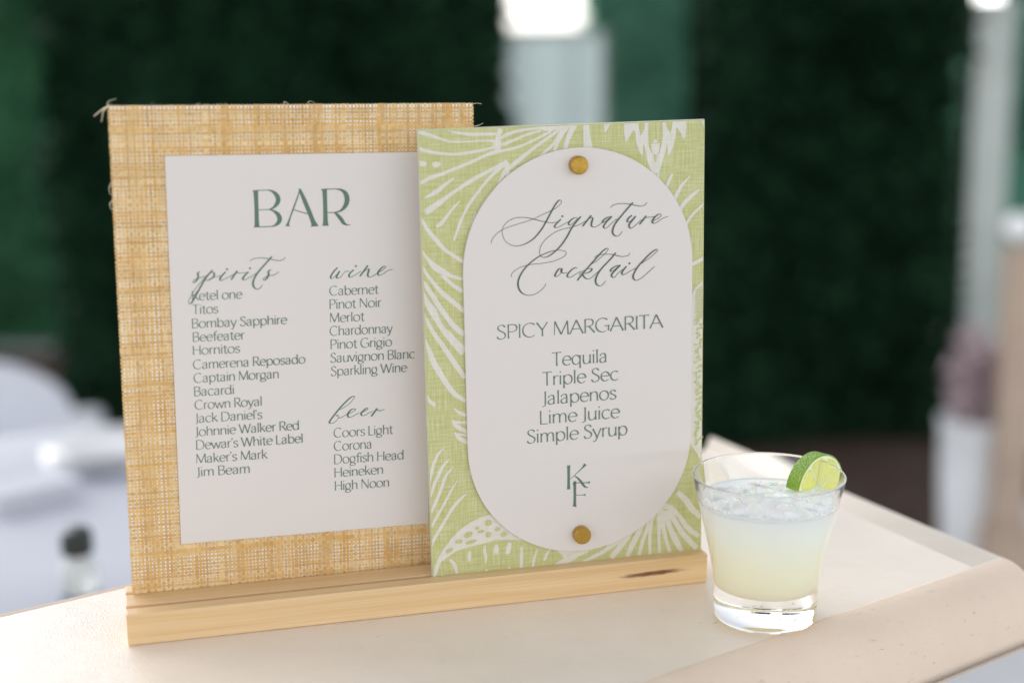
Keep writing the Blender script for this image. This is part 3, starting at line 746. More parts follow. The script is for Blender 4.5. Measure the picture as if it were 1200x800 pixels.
while y < 520:
    x1 = 825.4-(y-337)*0.018; x0 = 812+random.uniform(-0.5, 1.5)
    if y < 372: strokes_px(ink, MB, (0, 0), 1, [[(x0+1+max(0, (345-y)*.4), y+3.5, .8), ((x0+x1)/2, y+1.2, 1.8), (x1-1.2, y-2.2, .9)]], 0); y += 2.9
    else:
        for q in range(2):
            xa = random.uniform(812, 820); strokes_px(ink, MB, (0, 0), 1, [[(xa, y+random.uniform(0, 2), .6), (xa+2, y+random.uniform(-1, 2), random.uniform(1.3, 3.0)), (xa+random.uniform(2.5, 4.2), y+random.uniform(-1.5, 1), .5)]], 0)
        y += random.uniform(2.4, 3.6)
    k += 1
sp_ = ink.build('leaf_spots', M_SPOT, sb); sp_['kind'] = 'stuff'

# oval card
ZO = 0.0022
oT = uv(MB, 678, 173, ZO); oB = uv(MB, 683, 645, ZO); oL = uv(MB, 545, 400, ZO); oR = uv(MB, 811, 390, ZO)
ocx = (oL[0]+oR[0])/2; hw = (oR[0]-oL[0])/2; v0, v1 = oB[1], oT[1]
def stadium(n=40, r=hw, inset=0):
    P = []
    for i in range(n+1):
        a = math.pi*i/n; P.append((ocx+(r-inset)*math.cos(a), v1-r+(r-inset)*math.sin(a)))
    for i in range(n+1):
        a = math.pi+math.pi*i/n; P.append((ocx+(r-inset)*math.cos(a), v0+r+(r-inset)*math.sin(a)))
    return P
bm = bmesh.new()
A_ = [bm.verts.new((x, y, 0.0006)) for x, y in stadium()]; B_ = [bm.verts.new((x, y, ZO-0.00025)) for x, y in stadium()]; D_ = [bm.verts.new((x, y, ZO)) for x, y in stadium(inset=0.00025)]
n = len(A_)
for i in range(n):
    j = (i+1) % n; bm.faces.new((A_[i], A_[j], B_[j], B_[i])); bm.faces.new((B_[i], B_[j], D_[j], D_[i]))
bm.faces.new(D_); bm.faces.new(A_[::-1])
oc = link('oval_card', bm_mesh('oval_card', bm), M_CARD, sb)
ZP = ZO+0.00006
for (t_, x0, y0, x1, cp, tk) in [('SPICY MARGARITA', 581.5, 397.6, 777, 16.0, 1.75), ('Tequila', 646.5, 429, 712.5, 15.4, 1.8), ('Triple Sec', 635, 452, 725, 15.4, 1.8),
    ('Jalapenos', 635.5, 474.3, 722.5, 15.4, 1.8), ('Lime Juice', 631.8, 497, 726.5, 15.4, 1.8), ('Simple Syrup', 617, 519.5, 735.5, 15.4, 1.8)]:
    text_px(MB, oc, t_, x0, y0, x1, cp, tk, 0.8, M_INK, ZP)
SG = [
 [(55, 605), (70, 550), (120, 490), (190, 440), (290, 400), (420, 360), (540, 320), (650, 270), (730, 232), (810, 192), (860, 150), (880, 115), (862, 95), (835, 112), (797, 165), (758, 235), (700, 345), (640, 445), (560, 540), (480, 595), (400, 626), (320, 630), (240, 592), (195, 522), (185, 450), (210, 388), (270, 333), (360, 300), (470, 302), (560, 320), (660, 345), (760, 361), (835, 350)],
 [(873, 318), (820, 372), (798, 404), (815, 419), (860, 405), (930, 365), (975, 343)], [(890, 285)],
 [(1062, 300), (1020, 308), (975, 345), (963, 378), (988, 386), (1030, 350), (1082, 300)],
 [(1108, 286), (1060, 340), (1000, 420), (940, 530), (870, 630), (800, 700), (730, 750), (670, 766), (630, 742), (625, 680), (650, 610), (710, 540), (790, 480), (880, 440), (1000, 412), (1100, 377), (1195, 320)],
 [(1230, 272), (1190, 322), (1125, 404)], [(1140, 385), (1180, 335), (1225, 300), (1245, 312), (1232, 360), (1230, 395), (1250, 409), (1290, 403), (1335, 375), (1375, 338)],
 [(1470, 290), (1420, 296), (1370, 332), (1360, 356), (1385, 352), (1430, 312), (1468, 288), (1412, 345), (1375, 395), (1380, 422), (1412, 420), (1452, 380), (1510, 328), (1545, 312)],
 [(1718, 122), (1650, 197), (1570, 292), (1510, 370), (1480, 440), (1482, 487), (1520, 517), (1560, 502), (1592, 460)],
 [(1453, 184), (1490, 152), (1570, 135), (1660, 140), (1740, 156), (1810, 166), (1858, 152), (1882, 120)],
 [(1705, 272), (1662, 310), (1650, 346), (1682, 345), (1748, 283), (1702, 340), (1670, 390), (1690, 424), (1732, 402), (1800, 340), (1830, 318)],
 [(1872, 278), (1840, 322), (1792, 380)], [(1825, 345), (1855, 302), (1885, 298), (1940, 292), (1985, 288)],
 [(1945, 340), (2000, 315), (2040, 285), (2045, 263), (2012, 263), (1970, 298), (1943, 342), (1958, 366), (2000, 352), (2060, 312), (2130, 284)]]
ink = Ink(ZP+0.0001); script_px(ink, MB, (570, 225), 10, SG, ZP, 2.15, 0.62); ink.build('lettering', M_INK2, oc)
CK = [
 [(100, 450), (92, 420), (120, 380), (180, 340), (250, 315), (340, 296), (450, 285), (560, 266), (650, 236), (715, 200), (736, 165), (710, 140), (640, 131), (560, 145), (480, 175), (400, 215), (320, 275), (250, 345), (195, 430), (170, 510), (180, 580), (220, 635), (290, 660), (370, 645), (440, 600), (485, 550), (496, 518)],
 [(692, 345), (650, 350), (615, 400), (604, 436), (632, 436), (672, 400), (692, 358), (680, 350), (676, 380), (700, 400), (745, 396)],
 [(862, 348), (848, 334), (800, 360), (755, 410), (750, 442), (790, 447), (850, 410), (905, 378)],
 [(1020, 302), (1100, 250), (1190, 170), (1226, 125), (1215, 111), (1170, 135), (1100, 210), (1020, 300), (950, 380), (900, 440), (865, 487)],
 [(885, 425), (910, 390), (960, 362), (1010, 345), (1036, 352), (1010, 386), (950, 404), (922, 406), (950, 450), (990, 469), (1040, 446), (1100, 390), (1135, 368)],
 [(1317, 158), (1250, 240), (1170, 322), (1110, 400), (1080, 470), (1085, 522), (1120, 549), (1162, 536), (1197, 490)],
 [(1063, 222), (1100, 192), (1180, 179), (1270, 181), (1330, 195), (1400, 206), (1460, 192), (1480, 163)],
 [(1367, 308), (1320, 316), (1265, 350), (1254, 376), (1285, 371), (1340, 325), (1366, 308), (1312, 365), (1270, 410), (1270, 442), (1302, 447), (1340, 402), (1400, 352)],
 [(1442, 318), (1400, 370), (1385, 406), (1412, 417), (1460, 390), (1520, 356), (1555, 340)], [(1475, 285)],
 [(1615, 288), (1720, 215), (1790, 152), (1806, 130), (1785, 124), (1720, 170), (1640, 250), (1570, 330), (1525, 410), (1520, 457), (1552, 484), (1612, 460), (1690, 395), (1772, 320)]]
ink = Ink(ZP+0.0001); script_px(ink, MB, (590, 280), 10, CK, ZP, 2.15, 0.62); ink.build('lettering', M_INK2, oc)
ink = Ink(ZP)
strokes_px(ink, MB, (640, 530), 6.667, [
  [(176, 100, 34), (176, 110, 24), (176, 190, 21), (176, 276, 24), (176, 287, 36)],
  [(306, 90, 28), (296, 104, 18), (270, 132, 8), (190, 207, 4)], [(222, 182, 5), (250, 202, 14), (280, 238, 20), (300, 264, 15), (328, 274, 4)],
  [(222, 235, 34), (223, 245, 24), (224, 330, 20), (223, 408, 24), (222, 419, 36)],
  [(212, 238, 7), (280, 235, 6), (325, 234, 8), (334, 233, 16), (341, 233, 24)], [(235, 331, 5), (285, 331, 5), (300, 330, 12), (307, 329, 22)]], ZP)
ink.build('lettering', M_INK_BAR, oc)

# brass pins
def pin(px, py):
    zt = ZO+0.0052
    c = uv(MB, px, py, zt)
    r = 0.0053
    pf = [(0, 0), (r*0.97, 0), (r, 0.0003), (r, zt-ZO-0.0007), (r-0.0002, zt-ZO-0.0003), (r-0.0007, zt-ZO), (0, zt-ZO)]
    me = lathe('brass_pin', pf, 48)
    o = link('brass_pin', me, M_BRASS, sb); o.location = (c[0], c[1], ZO)
    for p in me.polygons: p.use_smooth = abs(p.normal.z) < 0.5
    return o
pin(679.6, 194); pin(683.3, 628)

# ------------------------------------------------------------------ tumbler, drink, ice, lime
GX, GY, GH, GR, GB = 0.36034, -0.05873, 0.08623, 0.04352, 0.02976
gl = mat('glass', (1, 1, 1), 0.0, Transmission_Weight=1.0, IOR=1.5)


outer = [(0, 0.0018), (0.015, 0.0016), (0.024, 0.0006), (0.0268, 0.0), (0.0288, 0.0008), (0.02975, 0.003), (0.0300, 0.008), (0.0300, 0.016), (0.0303, 0.022),
         (0.0313, 0.030), (0.0331, 0.040), (0.0353, 0.050), (0.0377, 0.060), (0.0400, 0.070), (0.0421, 0.079), (0.04345, 0.0848), (0.04352, 0.0858), (0.0430, 0.0864)]
inner = [(0.0423, 0.0859), (0.0418, 0.0840), (0.0402, 0.078), (0.0380, 0.069), (0.0357, 0.060), (0.0333, 0.050), (0.0311, 0.040), (0.0293, 0.030), (0.0282, 0.0245), (0.0270, 0.0215), (0.024, 0.0196), (0.016, 0.0186), (0, 0.0183)]
outs_ = catmull(outer, 3)+catmull(inner, 3)
tumbler = empty('cocktail_glass', (GX, GY, 0.0003))
tag(tumbler, 'clear tapered rocks glass with thick base, standing right of the wooden stand', 'glass')
link('glass_body', lathe('glass_body', outs_, 128), gl, tumbler)
# cut marks inside the thick base: bubbles of trapped air
bub = bmesh.new()
for k in range(16):
    a = random.uniform(-2.9, -0.3); rr = random.uniform(0.014, 0.025); zz = random.uniform(0.004, 0.015)
    bmesh.ops.create_icosphere(bub, subdivisions=2, radius=random.uniform(0.0003, 0.0009), matrix=Matrix.Translation((rr*math.cos(a), rr*math.sin(a), zz)))
M_AIR = mat('air_bubble', (1, 1, 1), 0.0, Transmission_Weight=1.0, IOR=0.67)
bo = link('air_bubble', bm_mesh('air_bubble', bub, True), M_AIR, tumbler); bo['kind'] = 'stuff'

def drink_mat():
    m = mat('cloudy_drink', (0.8, 0.8, 0.6), 0.9, IOR=1.33); k = NT(m); k.b.inputs['Specular IOR Level'].default_value = 0.0
    tc = k.n('ShaderNodeTexCoord'); sp = k.n('ShaderNodeSeparateXYZ'); k.l(tc.outputs['Object'], sp.inputs[0])
    z = k.math('ADD', sp.outputs[2], k.math('MULTIPLY', k.math('SUBTRACT', k.noise(k.coord(), 45, 3), 0.5), 0.012))
    mr = k.n('ShaderNodeMapRange'); mr.inputs[1].default_value = 0.018; mr.inputs[2].default_value = 0.072; k.l(z, mr.inputs[0])
    col = k.ramp(mr.outputs[0], [(0.0, (0.97, 0.925, 0.75)), (0.42, (0.97, 0.94, 0.80)), (0.72, (0.965, 0.97, 0.89)), (1.0, (0.965, 0.975, 0.94))])
    k.l(col, k.b.inputs['Base Color'])
    k.b.inputs['Subsurface Weight'].default_value = 0.7
    k.b.inputs['Subsurface Radius'].default_value = (1.0, 1.0, 0.8); k.b.inputs['Subsurface Scale'].default_value = 0.01
    return m
LZ = 0.0712
def inner_r(z):
    P = [(0.0859, .0423), (0.0840, .0418), (0.078, .0402), (0.069, .0380), (0.060, .0357), (0.050, .0333), (0.040, .0311), (0.030, .0293), (0.0245, .0282), (0.0215, .0270), (0.0196, .024)]
    for (z1, r1), (z0, r0) in zip(P, P[1:]):
        if z0 <= z <= z1: return r0+(r1-r0)*(z-z0)/(z1-z0)
    return 0.024
g_ = -0.0005
lp = [(0, 0.0179), (0.015, 0.0182), (0.0240, 0.0192), (0.0274, 0.0212), (0.0284-g_, 0.0247)]
for zz in (0.03, 0.035, 0.04, 0.045, 0.05, 0.055, 0.06, 0.065, 0.069): lp.append((inner_r(zz)-g_, zz))
lp += [(inner_r(0.0706)-g_, 0.0706), (0.03, 0.0706), (0.015, 0.0706), (0, 0.0706)]
sp_prof = [(inner_r(LZ)-0.0002, LZ+0.0007), (inner_r(LZ)-0.0008, LZ+0.0001), (inner_r(LZ)-0.002, LZ-0.0001), (0.03, LZ-0.0002), (0.02, LZ), (0.01, LZ), (0, LZ)]
me = lathe('liquid', lp, 128); mt_ = lathe('liquid_surface', sp_prof, 128)
rr_ = random.Random(3)
for v in mt_.vertices:
    if v.co.xy.length < 0.036:
        v.co.z += 0.0006*math.sin(v.co.x*420+1)*math.cos(v.co.y*380)
md = drink_mat()
dk = empty('cocktail_drink', (GX, GY, 0.0003)); link('liquid', me, md, dk)
M_SURF = mat('liquid_surface', (0.96, 0.96, 0.90), 0.06, IOR=1.33)
M_SURF.node_tree.nodes['Principled BSDF'].inputs['Subsurface Weight'].default_value = 0.6
M_SURF.node_tree.nodes['Principled BSDF'].inputs['Subsurface Scale'].default_value = 0.003
link('liquid_surface', mt_, M_SURF, dk)
M_FOAM = mat('bubble', (0.97, 0.98, 0.98), 0.05, Transmission_Weight=0.15, IOR=1.33)
rf = random.Random(11); bb = bmesh.new()
for _ in range(110):
    if rf.random() < 0.6: a = rf.uniform(-math.pi, 0.2)-YAW; rr = inner_r(LZ)-rf.uniform(0.001, 0.004)
    else: a = rf.uniform(-math.pi, math.pi); rr = rf.uniform(0.004, 0.036)
    bmesh.ops.create_icosphere(bb, subdivisions=2, radius=rf.uniform(0.0003, 0.0010), matrix=Matrix.Translation((rr*math.cos(a), rr*math.sin(a), LZ+0.0002)))
fo_ = link('foam_bubble', bm_mesh('foam_bubble', bb, True), M_FOAM, dk); fo_['kind'] = 'stuff'
tag(dk, 'cloudy pale yellow margarita filling the glass below the ice', 'drink')

M_ICE = mat('ice', (1.0, 1.0, 0.985), 0.05, Transmission_Weight=1.0, IOR=1.31)
ik = NT(M_ICE); ik.bump(ik.noise(ik.coord(), 140, 3), 0.5, 0.0012)
def ice_mesh(seed, s):
    rn = random.Random(seed); bm = bmesh.new()
    bmesh.ops.create_cube(bm, size=s)
    for v in bm.verts: v.co += Vector([rn.uniform(-0.2, 0.2)*s for _ in range(3)])
    bmesh.ops.bevel(bm, geom=bm.edges[:]+bm.verts[:], offset=s*0.2, segments=3, profile=0.6, affect='EDGES')
    bmesh.ops.subdivide_edges(bm, edges=bm.edges, cuts=1, use_grid_fill=True)
    for v in bm.verts: v.co += Vector([rn.uniform(-0.02, 0.02)*s for _ in range(3)])
    return bm_mesh('ice_cube', bm, True)
ICE = [(-0.024, -0.008, .012, 0.000, 'ice cube at the near left of the surface inside the glass'),
       (-0.010, -0.020, .013, 0.000, 'ice cube at the near middle of the surface, left of centre, inside the glass'),
       (0.006, -0.021, .012, -0.001, 'ice cube at the very front of the surface inside the glass'),
       (0.019, -0.014, .012, -0.001, 'ice cube at the near right of the surface inside the glass'),
       (-0.012, -0.004, .015, 0.001, 'larger ice cube just left of the middle inside the glass'),
       (0.004, -0.006, .013, 0.001, 'ice cube at the centre of the surface inside the glass'),
       (-0.017, 0.012, .013, 0.001, 'ice cube at the far left of the surface inside the glass'),
       (-0.002, 0.010, .014, 0.0015, 'ice cube behind the centre of the surface inside the glass'),
       (0.007, 0.022, .012, 0.000, 'ice cube at the far side of the surface inside the glass'),
       (-0.030, 0.004, .008, 0.000, 'small ice chip against the left wall inside the glass'),
       (0.026, 0.000, .009, -0.001, 'small ice chip beside the lime inside the glass')]
for k, (x, y, s, dz, lb) in enumerate(ICE):
    # offsets are measured across and away from the viewer
    p = Vector((GX, GY, 0))+_r*x+Vector((math.sin(YAW), math.cos(YAW), 0))*y
    o = link('ice_cube', ice_mesh(k+5, s), M_ICE); o.location = (p.x, p.y, LZ-s*0.34+dz)
    o.rotation_euler = (random.uniform(-0.5, 0.5), random.uniform(-0.5, 0.5), random.uniform(0, 3))
    tag(o, lb, 'ice cube', 'ice cubes in the cocktail')

# lime half wheel on the rim
def rind_mat():
    m = mat('lime_rind', (0.16, 0.36, 0.02), 0.3); k = NT(m); c = k.coord()
    v = k.n('ShaderNodeTexVoronoi'); v.inputs['Scale'].default_value = 750; k.l(c, v.inputs['Vector'])
    col = k.ramp(k.noise(c, 160, 3), [(0.3, (0.12, 0.28, 0.012)), (0.7, (0.27, 0.43, 0.02))])
    col = k.mix(k.ramp(v.outputs['Distance'], [(0.1, G(0.5)), (0.4, G(0))]), col, (0.42, 0.58, 0.08))
    k.l(col, k.b.inputs['Base Color'])
    k.bump(v.outputs['Distance'], 0.9, 0.0006); return m
def flesh_mat():
    m = mat('lime_flesh', (0.66, 0.74, 0.16), 0.3, IOR=1.35); k = NT(m)
    tc = k.n('ShaderNodeTexCoord'); g = k.n('ShaderNodeTexGradient'); g.gradient_type = 'RADIAL'; k.l(tc.outputs['Object'], g.inputs[0])
    sp = k.n('ShaderNodeSeparateXYZ'); k.l(tc.outputs['Object'], sp.inputs[0])
    cb = k.n('ShaderNodeCombineXYZ'); k.l(k.math('MULTIPLY', g.outputs['Fac'], 150), cb.inputs[0])
    ln = k.n('ShaderNodeVectorMath', operation='LENGTH'); k.l(tc.outputs['Object'], ln.inputs[0]); k.l(k.math('MULTIPLY', ln.outputs['Value'], 220), cb.inputs[1])
    n = k.noise(cb.outputs[0], 1.0, 2)
    col = k.ramp(n, [(0.3, (0.74, 0.76, 0.14)), (0.55, (0.84, 0.84, 0.26)), (0.75, (0.90, 0.90, 0.48))])
    k.l(col, k.b.inputs['Base Color'])
    k.b.inputs['Subsurface Weight'].default_value = 0.6; k.b.inputs['Subsurface Radius'].default_value = (0.9, 1, 0.3); k.b.inputs['Subsurface Scale'].default_value = 0.004
    k.bump(n, 0.5, 0.0006); return m
M_RIND, M_FLESH = rind_mat(), flesh_mat(); M_PITH = mat('pith', (0.88, 0.90, 0.58), 0.4)
ln_n = Vector((0.441, -0.898, 0)).normalized()          # face normal
ln_r = Vector((0.898, 0.441, 0)).normalized()           # along the radius of the glass
RL, TL = 0.0224, 0.0092
cen = Vector((GX, GY, 0))+ln_r*(GR-0.0002)
ML = Matrix(((ln_r.x, 0, ln_n.x, cen.x), (ln_r.y, 0, ln_n.y, cen.y), (0, 1, 0, GH-0.0188), (0, 0, 0, 1)))
lime = empty('lime_slice', M=ML @ Matrix.Rotation(rad(-13), 4, 'Z'))
tag(lime, 'half wheel of fresh green lime hooked over the right rim of the glass', 'lime')
def halfring(name, r0, r1, z0, z1, mt, n=36, rnd=0.0):
    vs = []; fs = []
    prof = [(r0, z0), (r0, z1), (r1-rnd, z1), (r1, z1-rnd), (r1, z0+rnd), (r1-rnd, z0)] if rnd else [(r0, z0), (r0, z1), (r1, z1), (r1, z0)]
    m = len(prof)
    for i in range(n+1):
        a = math.pi*i/n
        for r, z in prof: vs.append((r*math.cos(a), r*math.sin(a), z))
    for i in range(n):
        for j in range(m):
            l = (j+1) % m; fs.append((i*m+j, i*m+l, (i+1)*m+l, (i+1)*m+j))
    fs.append(tuple(range(m))); fs.append(tuple(n*m+j for j in range(m))[::-1])
    bm = bmesh.new(); me = mesh(name, vs, fs); bm.from_mesh(me); bmesh.ops.recalc_face_normals(bm, faces=bm.faces); bm.to_mesh(me); bm.free()
    return link(name, me, mt, lime)
halfring('rind', RL-0.0009, RL, -TL/2, TL/2, M_RIND, rnd=0.0003)
halfring('pith', 0.0004, RL-0.00092, -TL/2+0.0003, TL/2-0.00012, M_PITH)
nseg = 4
for k in range(nseg):
    a0 = rad(2+k*176/nseg)+0.02; a1 = rad(2+(k+1)*176/nseg)-0.02
    if k == 0: a0 = rad(1)
    if k == nseg-1: a1 = rad(179)
    P = []; r1 = RL-0.0020; r0 = 0.0016
    for i in range(9):
        a = a0+(a1-a0)*i/8; e = 1-0.10*abs(2*i/8-1)**4; P.append((r1*e*math.cos(a), r1*e*math.sin(a)))
    am = (a0+a1)/2; P.append((r0*math.cos(am)+0.0002, r0*math.sin(am)))
    bm = bmesh.new(); A_ = [bm.verts.new((x, y, -TL/2+0.0002)) for x, y in P]; B_ = [bm.verts.new((x, y, TL/2)) for x, y in P]
    bm.faces.new(A_[::-1]); bm.faces.new(B_)
    for i in range(len(P)): j = (i+1) % len(P); bm.faces.new((A_[i], A_[j], B_[j], B_[i]))
    link('segment', bm_mesh('segment', bm), M_FLESH, lime)

# ------------------------------------------------------------------ background: paving, planting bed, hedges
ZF = -1.05
def sheet(name, P, z, mt, kind='structure'):
    me = mesh(name, [(x, y, z) for x, y in P], [tuple(range(len(P)))])
    bm = bmesh.new(); bm.from_mesh(me)
    for f_ in bm.faces:
        f_.normal_update()
        if f_.normal.z < 0: f_.normal_flip()
    bm.to_mesh(me); bm.free()
    o = link(name, me, mt); o['kind'] = kind; return o
def noise_mat(name, c0, c1, sc, rough=0.8, bump=0.0):
    m = mat(name, c0, rough); k = NT(m); n = k.noise(k.coord(), sc, 5, 0.6)
    k.l(k.ramp(n, [(0.35, c0), (0.65, c1)]), k.b.inputs['Base Color'])
    if bump: k.bump(n, bump, 0.01)
    return m
M_PAVE = noise_mat('paving', (0.60, 0.60, 0.61), (0.68, 0.68, 0.68), 3, 0.7)
M_SOIL = noise_mat('bark_mulch', (0.045, 0.024, 0.016), (0.09, 0.05, 0.033), 14, 0.9, 0.6)
M_GRASS = noise_mat('lawn', (0.05, 0.09, 0.03), (0.09, 0.14, 0.045), 6, 0.9)
FW = Vector((math.sin(YAW), math.cos(YAW), 0)); RT = Vector((math.cos(YAW), -math.sin(YAW), 0)); C2 = Vector((CAM.x, CAM.y, 0))
def gp(side, fwd): p = C2+RT*side+FW*fwd; return (p.x, p.y)
sheet('ground', [gp(-150, -60), gp(150, -60), gp(150, 200), gp(-150, 200)], ZF-0.012, M_GRASS)
sheet('paving', [gp(-9, -7), gp(9, -7), gp(9, 6.6), gp(-9, 6.6)], ZF-0.004, M_PAVE)
pA = at_z(880, 640, ZF); pB = at_z(1150, 610, ZF)
def side_of(px, D): return (px-600)/F_PX*D
sheet('planting_bed', [gp(-5, 4.3), gp(0.0, 4.1), gp(1.05, 3.65), gp(1.72, 4.35), gp(1.9, 6.4), gp(-5, 6.4)], ZF, M_SOIL)

def leaf_mat(name, c0, c1, trans=0.0):
    m = mat(name, c0, 0.75); k = NT(m); k.b.inputs['Specular IOR Level'].default_value = 0.2
    oi = k.n('ShaderNodeAttribute', attribute_name='tint')
    cc_ = k.mix(oi.outputs['Fac'], c0, c1); k.l(cc_, k.b.inputs['Base Color'])
    if trans:
        tr = k.n('ShaderNodeBsdfTranslucent'); k.l(cc_, tr.inputs['Color']); mx = k.n('ShaderNodeMixShader'); mx.inputs[0].default_value = trans
        k.l(k.b.outputs[0], mx.inputs[1]); k.l(tr.outputs[0], mx.inputs[2]); k.l(mx.outputs[0], k.t.nodes['Material Output'].inputs['Surface'])
    return m
def leaf_mass(name, x0, x1, f0, f1, z0, z1, n, size, mt, parent, seed, lump=0.25):
    rn = random.Random(seed); vs = []; fs = []; cl = []
    lumps = [(rn.uniform(x0, x1), rn.uniform(z0, z1), rn.uniform(0.15, 0.45), rn.uniform(-1, 1)) for _ in range(40)]
    for _ in range(n):
        a = rn.uniform(x0, x1); z = rn.uniform(z0, z1); b = f0+(f1-f0)*rn.random()**2.5
        for (lx, lz, lr, la) in lumps:
            d = math.hypot(a-lx, z-lz)
            if d < lr: b += la*lump*(1-d/lr)*0.5
        if z > z1-0.15 and rn.random() < (z-(z1-0.15))/0.15*0.7: continue
        p = C2+RT*a+FW*b; p.z = z
        s = size*rn.uniform(0.6, 1.3)
        d1 = Vector((rn.gauss(0, 1), rn.gauss(0, 1), rn.gauss(0, 1))).normalized(); d2 = d1.orthogonal().normalized()*0.45
        i = len(vs); q = p-Vector((parent.location))
        vs += [q-d1*s, q+d2*s, q+d1*s, q-d2*s]; fs.append((i, i+1, i+2, i+3)); c = rn.random(); cl += [c]*4
    me = mesh(name, vs, fs)
    at = me.color_attributes.new('tint', 'FLOAT_COLOR', 'POINT'); at.data.foreach_set('color', [y for x in cl for y in (x, x, x, 1)])
    o = link(name, me, mt, parent); o['kind'] = 'stuff'; return o
M_LEAFD = leaf_mat('shaded_leaf', (0.004, 0.022, 0.009), (0.011, 0.046, 0.019))  # deep shade on the hedge put into the leaf colour
M_LEAFM = leaf_mat('lit_leaf', (0.20, 0.46, 0.34), (0.36, 0.66, 0.53), 0.6)  # leaf colour raised so the far hedges look lit
M_LEAFL = leaf_mat('sunlit_leaf', (0.09, 0.31, 0.16), (0.24, 0.54, 0.31), 0.6)  # sunlight on the far shrubs put into the leaf colour
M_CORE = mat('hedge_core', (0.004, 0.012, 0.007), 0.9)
M_CORE2 = mat('leafy_core', (0.09, 0.24, 0.17), 0.9)  # brightened along with the lit leaves
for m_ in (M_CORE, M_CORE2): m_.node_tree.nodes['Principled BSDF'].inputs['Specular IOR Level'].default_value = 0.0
def hedge(label, x0, x1, f, thick, z1, mt, seed, n=9000, size=0.05, core=True):
    p = C2+RT*((x0+x1)/2)+FW*(f+thick/2)
    h = empty('hedge', (p.x, p.y, ZF)); tag(h, label, 'hedge')
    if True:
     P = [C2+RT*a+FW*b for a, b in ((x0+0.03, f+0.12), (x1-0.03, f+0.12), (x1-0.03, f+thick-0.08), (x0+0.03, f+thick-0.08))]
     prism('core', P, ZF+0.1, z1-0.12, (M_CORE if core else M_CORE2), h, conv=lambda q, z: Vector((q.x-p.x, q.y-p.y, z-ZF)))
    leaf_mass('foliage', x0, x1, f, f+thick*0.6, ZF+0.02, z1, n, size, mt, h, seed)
    return h
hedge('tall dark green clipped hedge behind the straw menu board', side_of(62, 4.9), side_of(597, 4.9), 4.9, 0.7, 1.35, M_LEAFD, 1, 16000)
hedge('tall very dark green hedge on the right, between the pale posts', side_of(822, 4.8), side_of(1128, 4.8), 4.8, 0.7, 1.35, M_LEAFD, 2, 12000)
hedge('mid green hedge further back, seen between the pale post and the dark hedge', side_of(690, 7.4), side_of(900, 7.4), 7.4, 0.8, 1.0, M_LEAFM, 3, 9000, 0.07, False)
hedge('bright green shrub row at the far left edge', side_of(-120, 6.6), side_of(140, 6.6), 6.6, 0.8, 1.0, M_LEAFL, 4, 16000, 0.07, False)
hedge('teal green hedge at the far right edge behind the timber post', side_of(1150, 7.0), side_of(1420, 7.0), 7.0, 0.8, 1.0, M_LEAFM, 5, 9000, 0.07, False)

M_WHITE = noise_mat('white_render', (0.72, 0.73, 0.74), (0.80, 0.81, 0.82), 4, 0.7)
M_POST = noise_mat('pale_post', (0.46, 0.50, 0.47), (0.56, 0.60, 0.56), 3, 0.7)
def post(name, label, cat, px0, px1, D, z1, mt, shadow_gap=0.0, cap=True):
    s0, s1 = side_of(px0, D), side_of(px1, D); w_ = s1-s0
    p = C2+RT*((s0+s1)/2)+FW*D
    o = empty(name, (p.x, p.y, ZF)); o.rotation_euler = (0, 0, -YAW); tag(o, label, cat)
    link('shaft', bm_mesh('shaft', box_bm(-w_/2, w_/2, -w_/2, w_/2, 0, z1-ZF, w_*0.05)), mt, o)
    link('base', bm_mesh('base', box_bm(-w_/2-0.02, w_/2+0.02, -w_/2-0.02, w_/2+0.02, 0.0, 0.12, 0.01)), mt, o)
    if cap: link('cap', bm_mesh('cap', box_bm(-w_/2-0.015, w_/2+0.015, -w_/2-0.015, w_/2+0.015, z1-ZF+0.001, z1-ZF+0.03, 0.008)), mt, o)
    return o
M_SHEER = mat('sheer_cloth', (0.78, 0.88, 0.88), 0.8)
k = NT(M_SHEER); tr = k.n('ShaderNodeBsdfTranslucent'); tr.inputs['Color'].default_value = (0.76, 0.88, 0.88, 1); mx = k.n('ShaderNodeMixShader'); mx.inputs[0].default_value = 0.4
k.l(k.b.outputs[0], mx.inputs[1]); k.l(tr.outputs[0], mx.inputs[2]); k.l(mx.outputs[0], k.t.nodes['Material Output'].inputs['Surface'])
D_ = 5.6; sc0, sc1 = side_of(597, D_), side_of(706, D_); zc = at_d(650, 36, D_).z  # pale pillar built as sheer cloth so light from behind brightens it
p_ = C2+RT*((sc0+sc1)/2)+FW*D_
cu = empty('cloth_pillar', (p_.x, p_.y, ZF)); cu.rotation_euler = (0, 0, -YAW); tag(cu, 'pale pillar in the gap between the hedges above the signs, made of translucent cloth to brighten it', 'pillar')
hw_ = (sc1-sc0)/2; vs = []; fs = []; n = 80
for i in range(n+1):
    x = -hw_+2*hw_*i/n; yv = 0.012*math.sin(x*30+1)
    vs += [(x, yv*1.4, 0.02), (x, yv, (zc-ZF)*0.5), (x, yv*0.5, zc-ZF)]
for i in range(n):
    for j in range(2): fs.append((3*i+j, 3*i+3+j, 3*i+4+j, 3*i+1+j))
link('cloth', mesh('cloth', vs, fs, True), M_SHEER, cu)
for sx in (-1, 1): link('pole', bm_mesh('pole', box_bm(sx*(hw_+0.012)-0.010, sx*(hw_+0.012)+0.010, -0.010, 0.010, 0, zc-ZF+0.01, 0.003)), M_POST, cu)
link('rail', bm_mesh('rail', box_bm(-hw_-0.001, hw_+0.001, -0.009, 0.009, zc-ZF-0.012, zc-ZF+0.008, 0.003)), M_POST, cu)
post('garden_post', 'slim pale grey green post at the right edge of the dark hedge', 'post', 1130, 1174, 5.0, at_d(1150, 12, 5.0).z, M_POST)
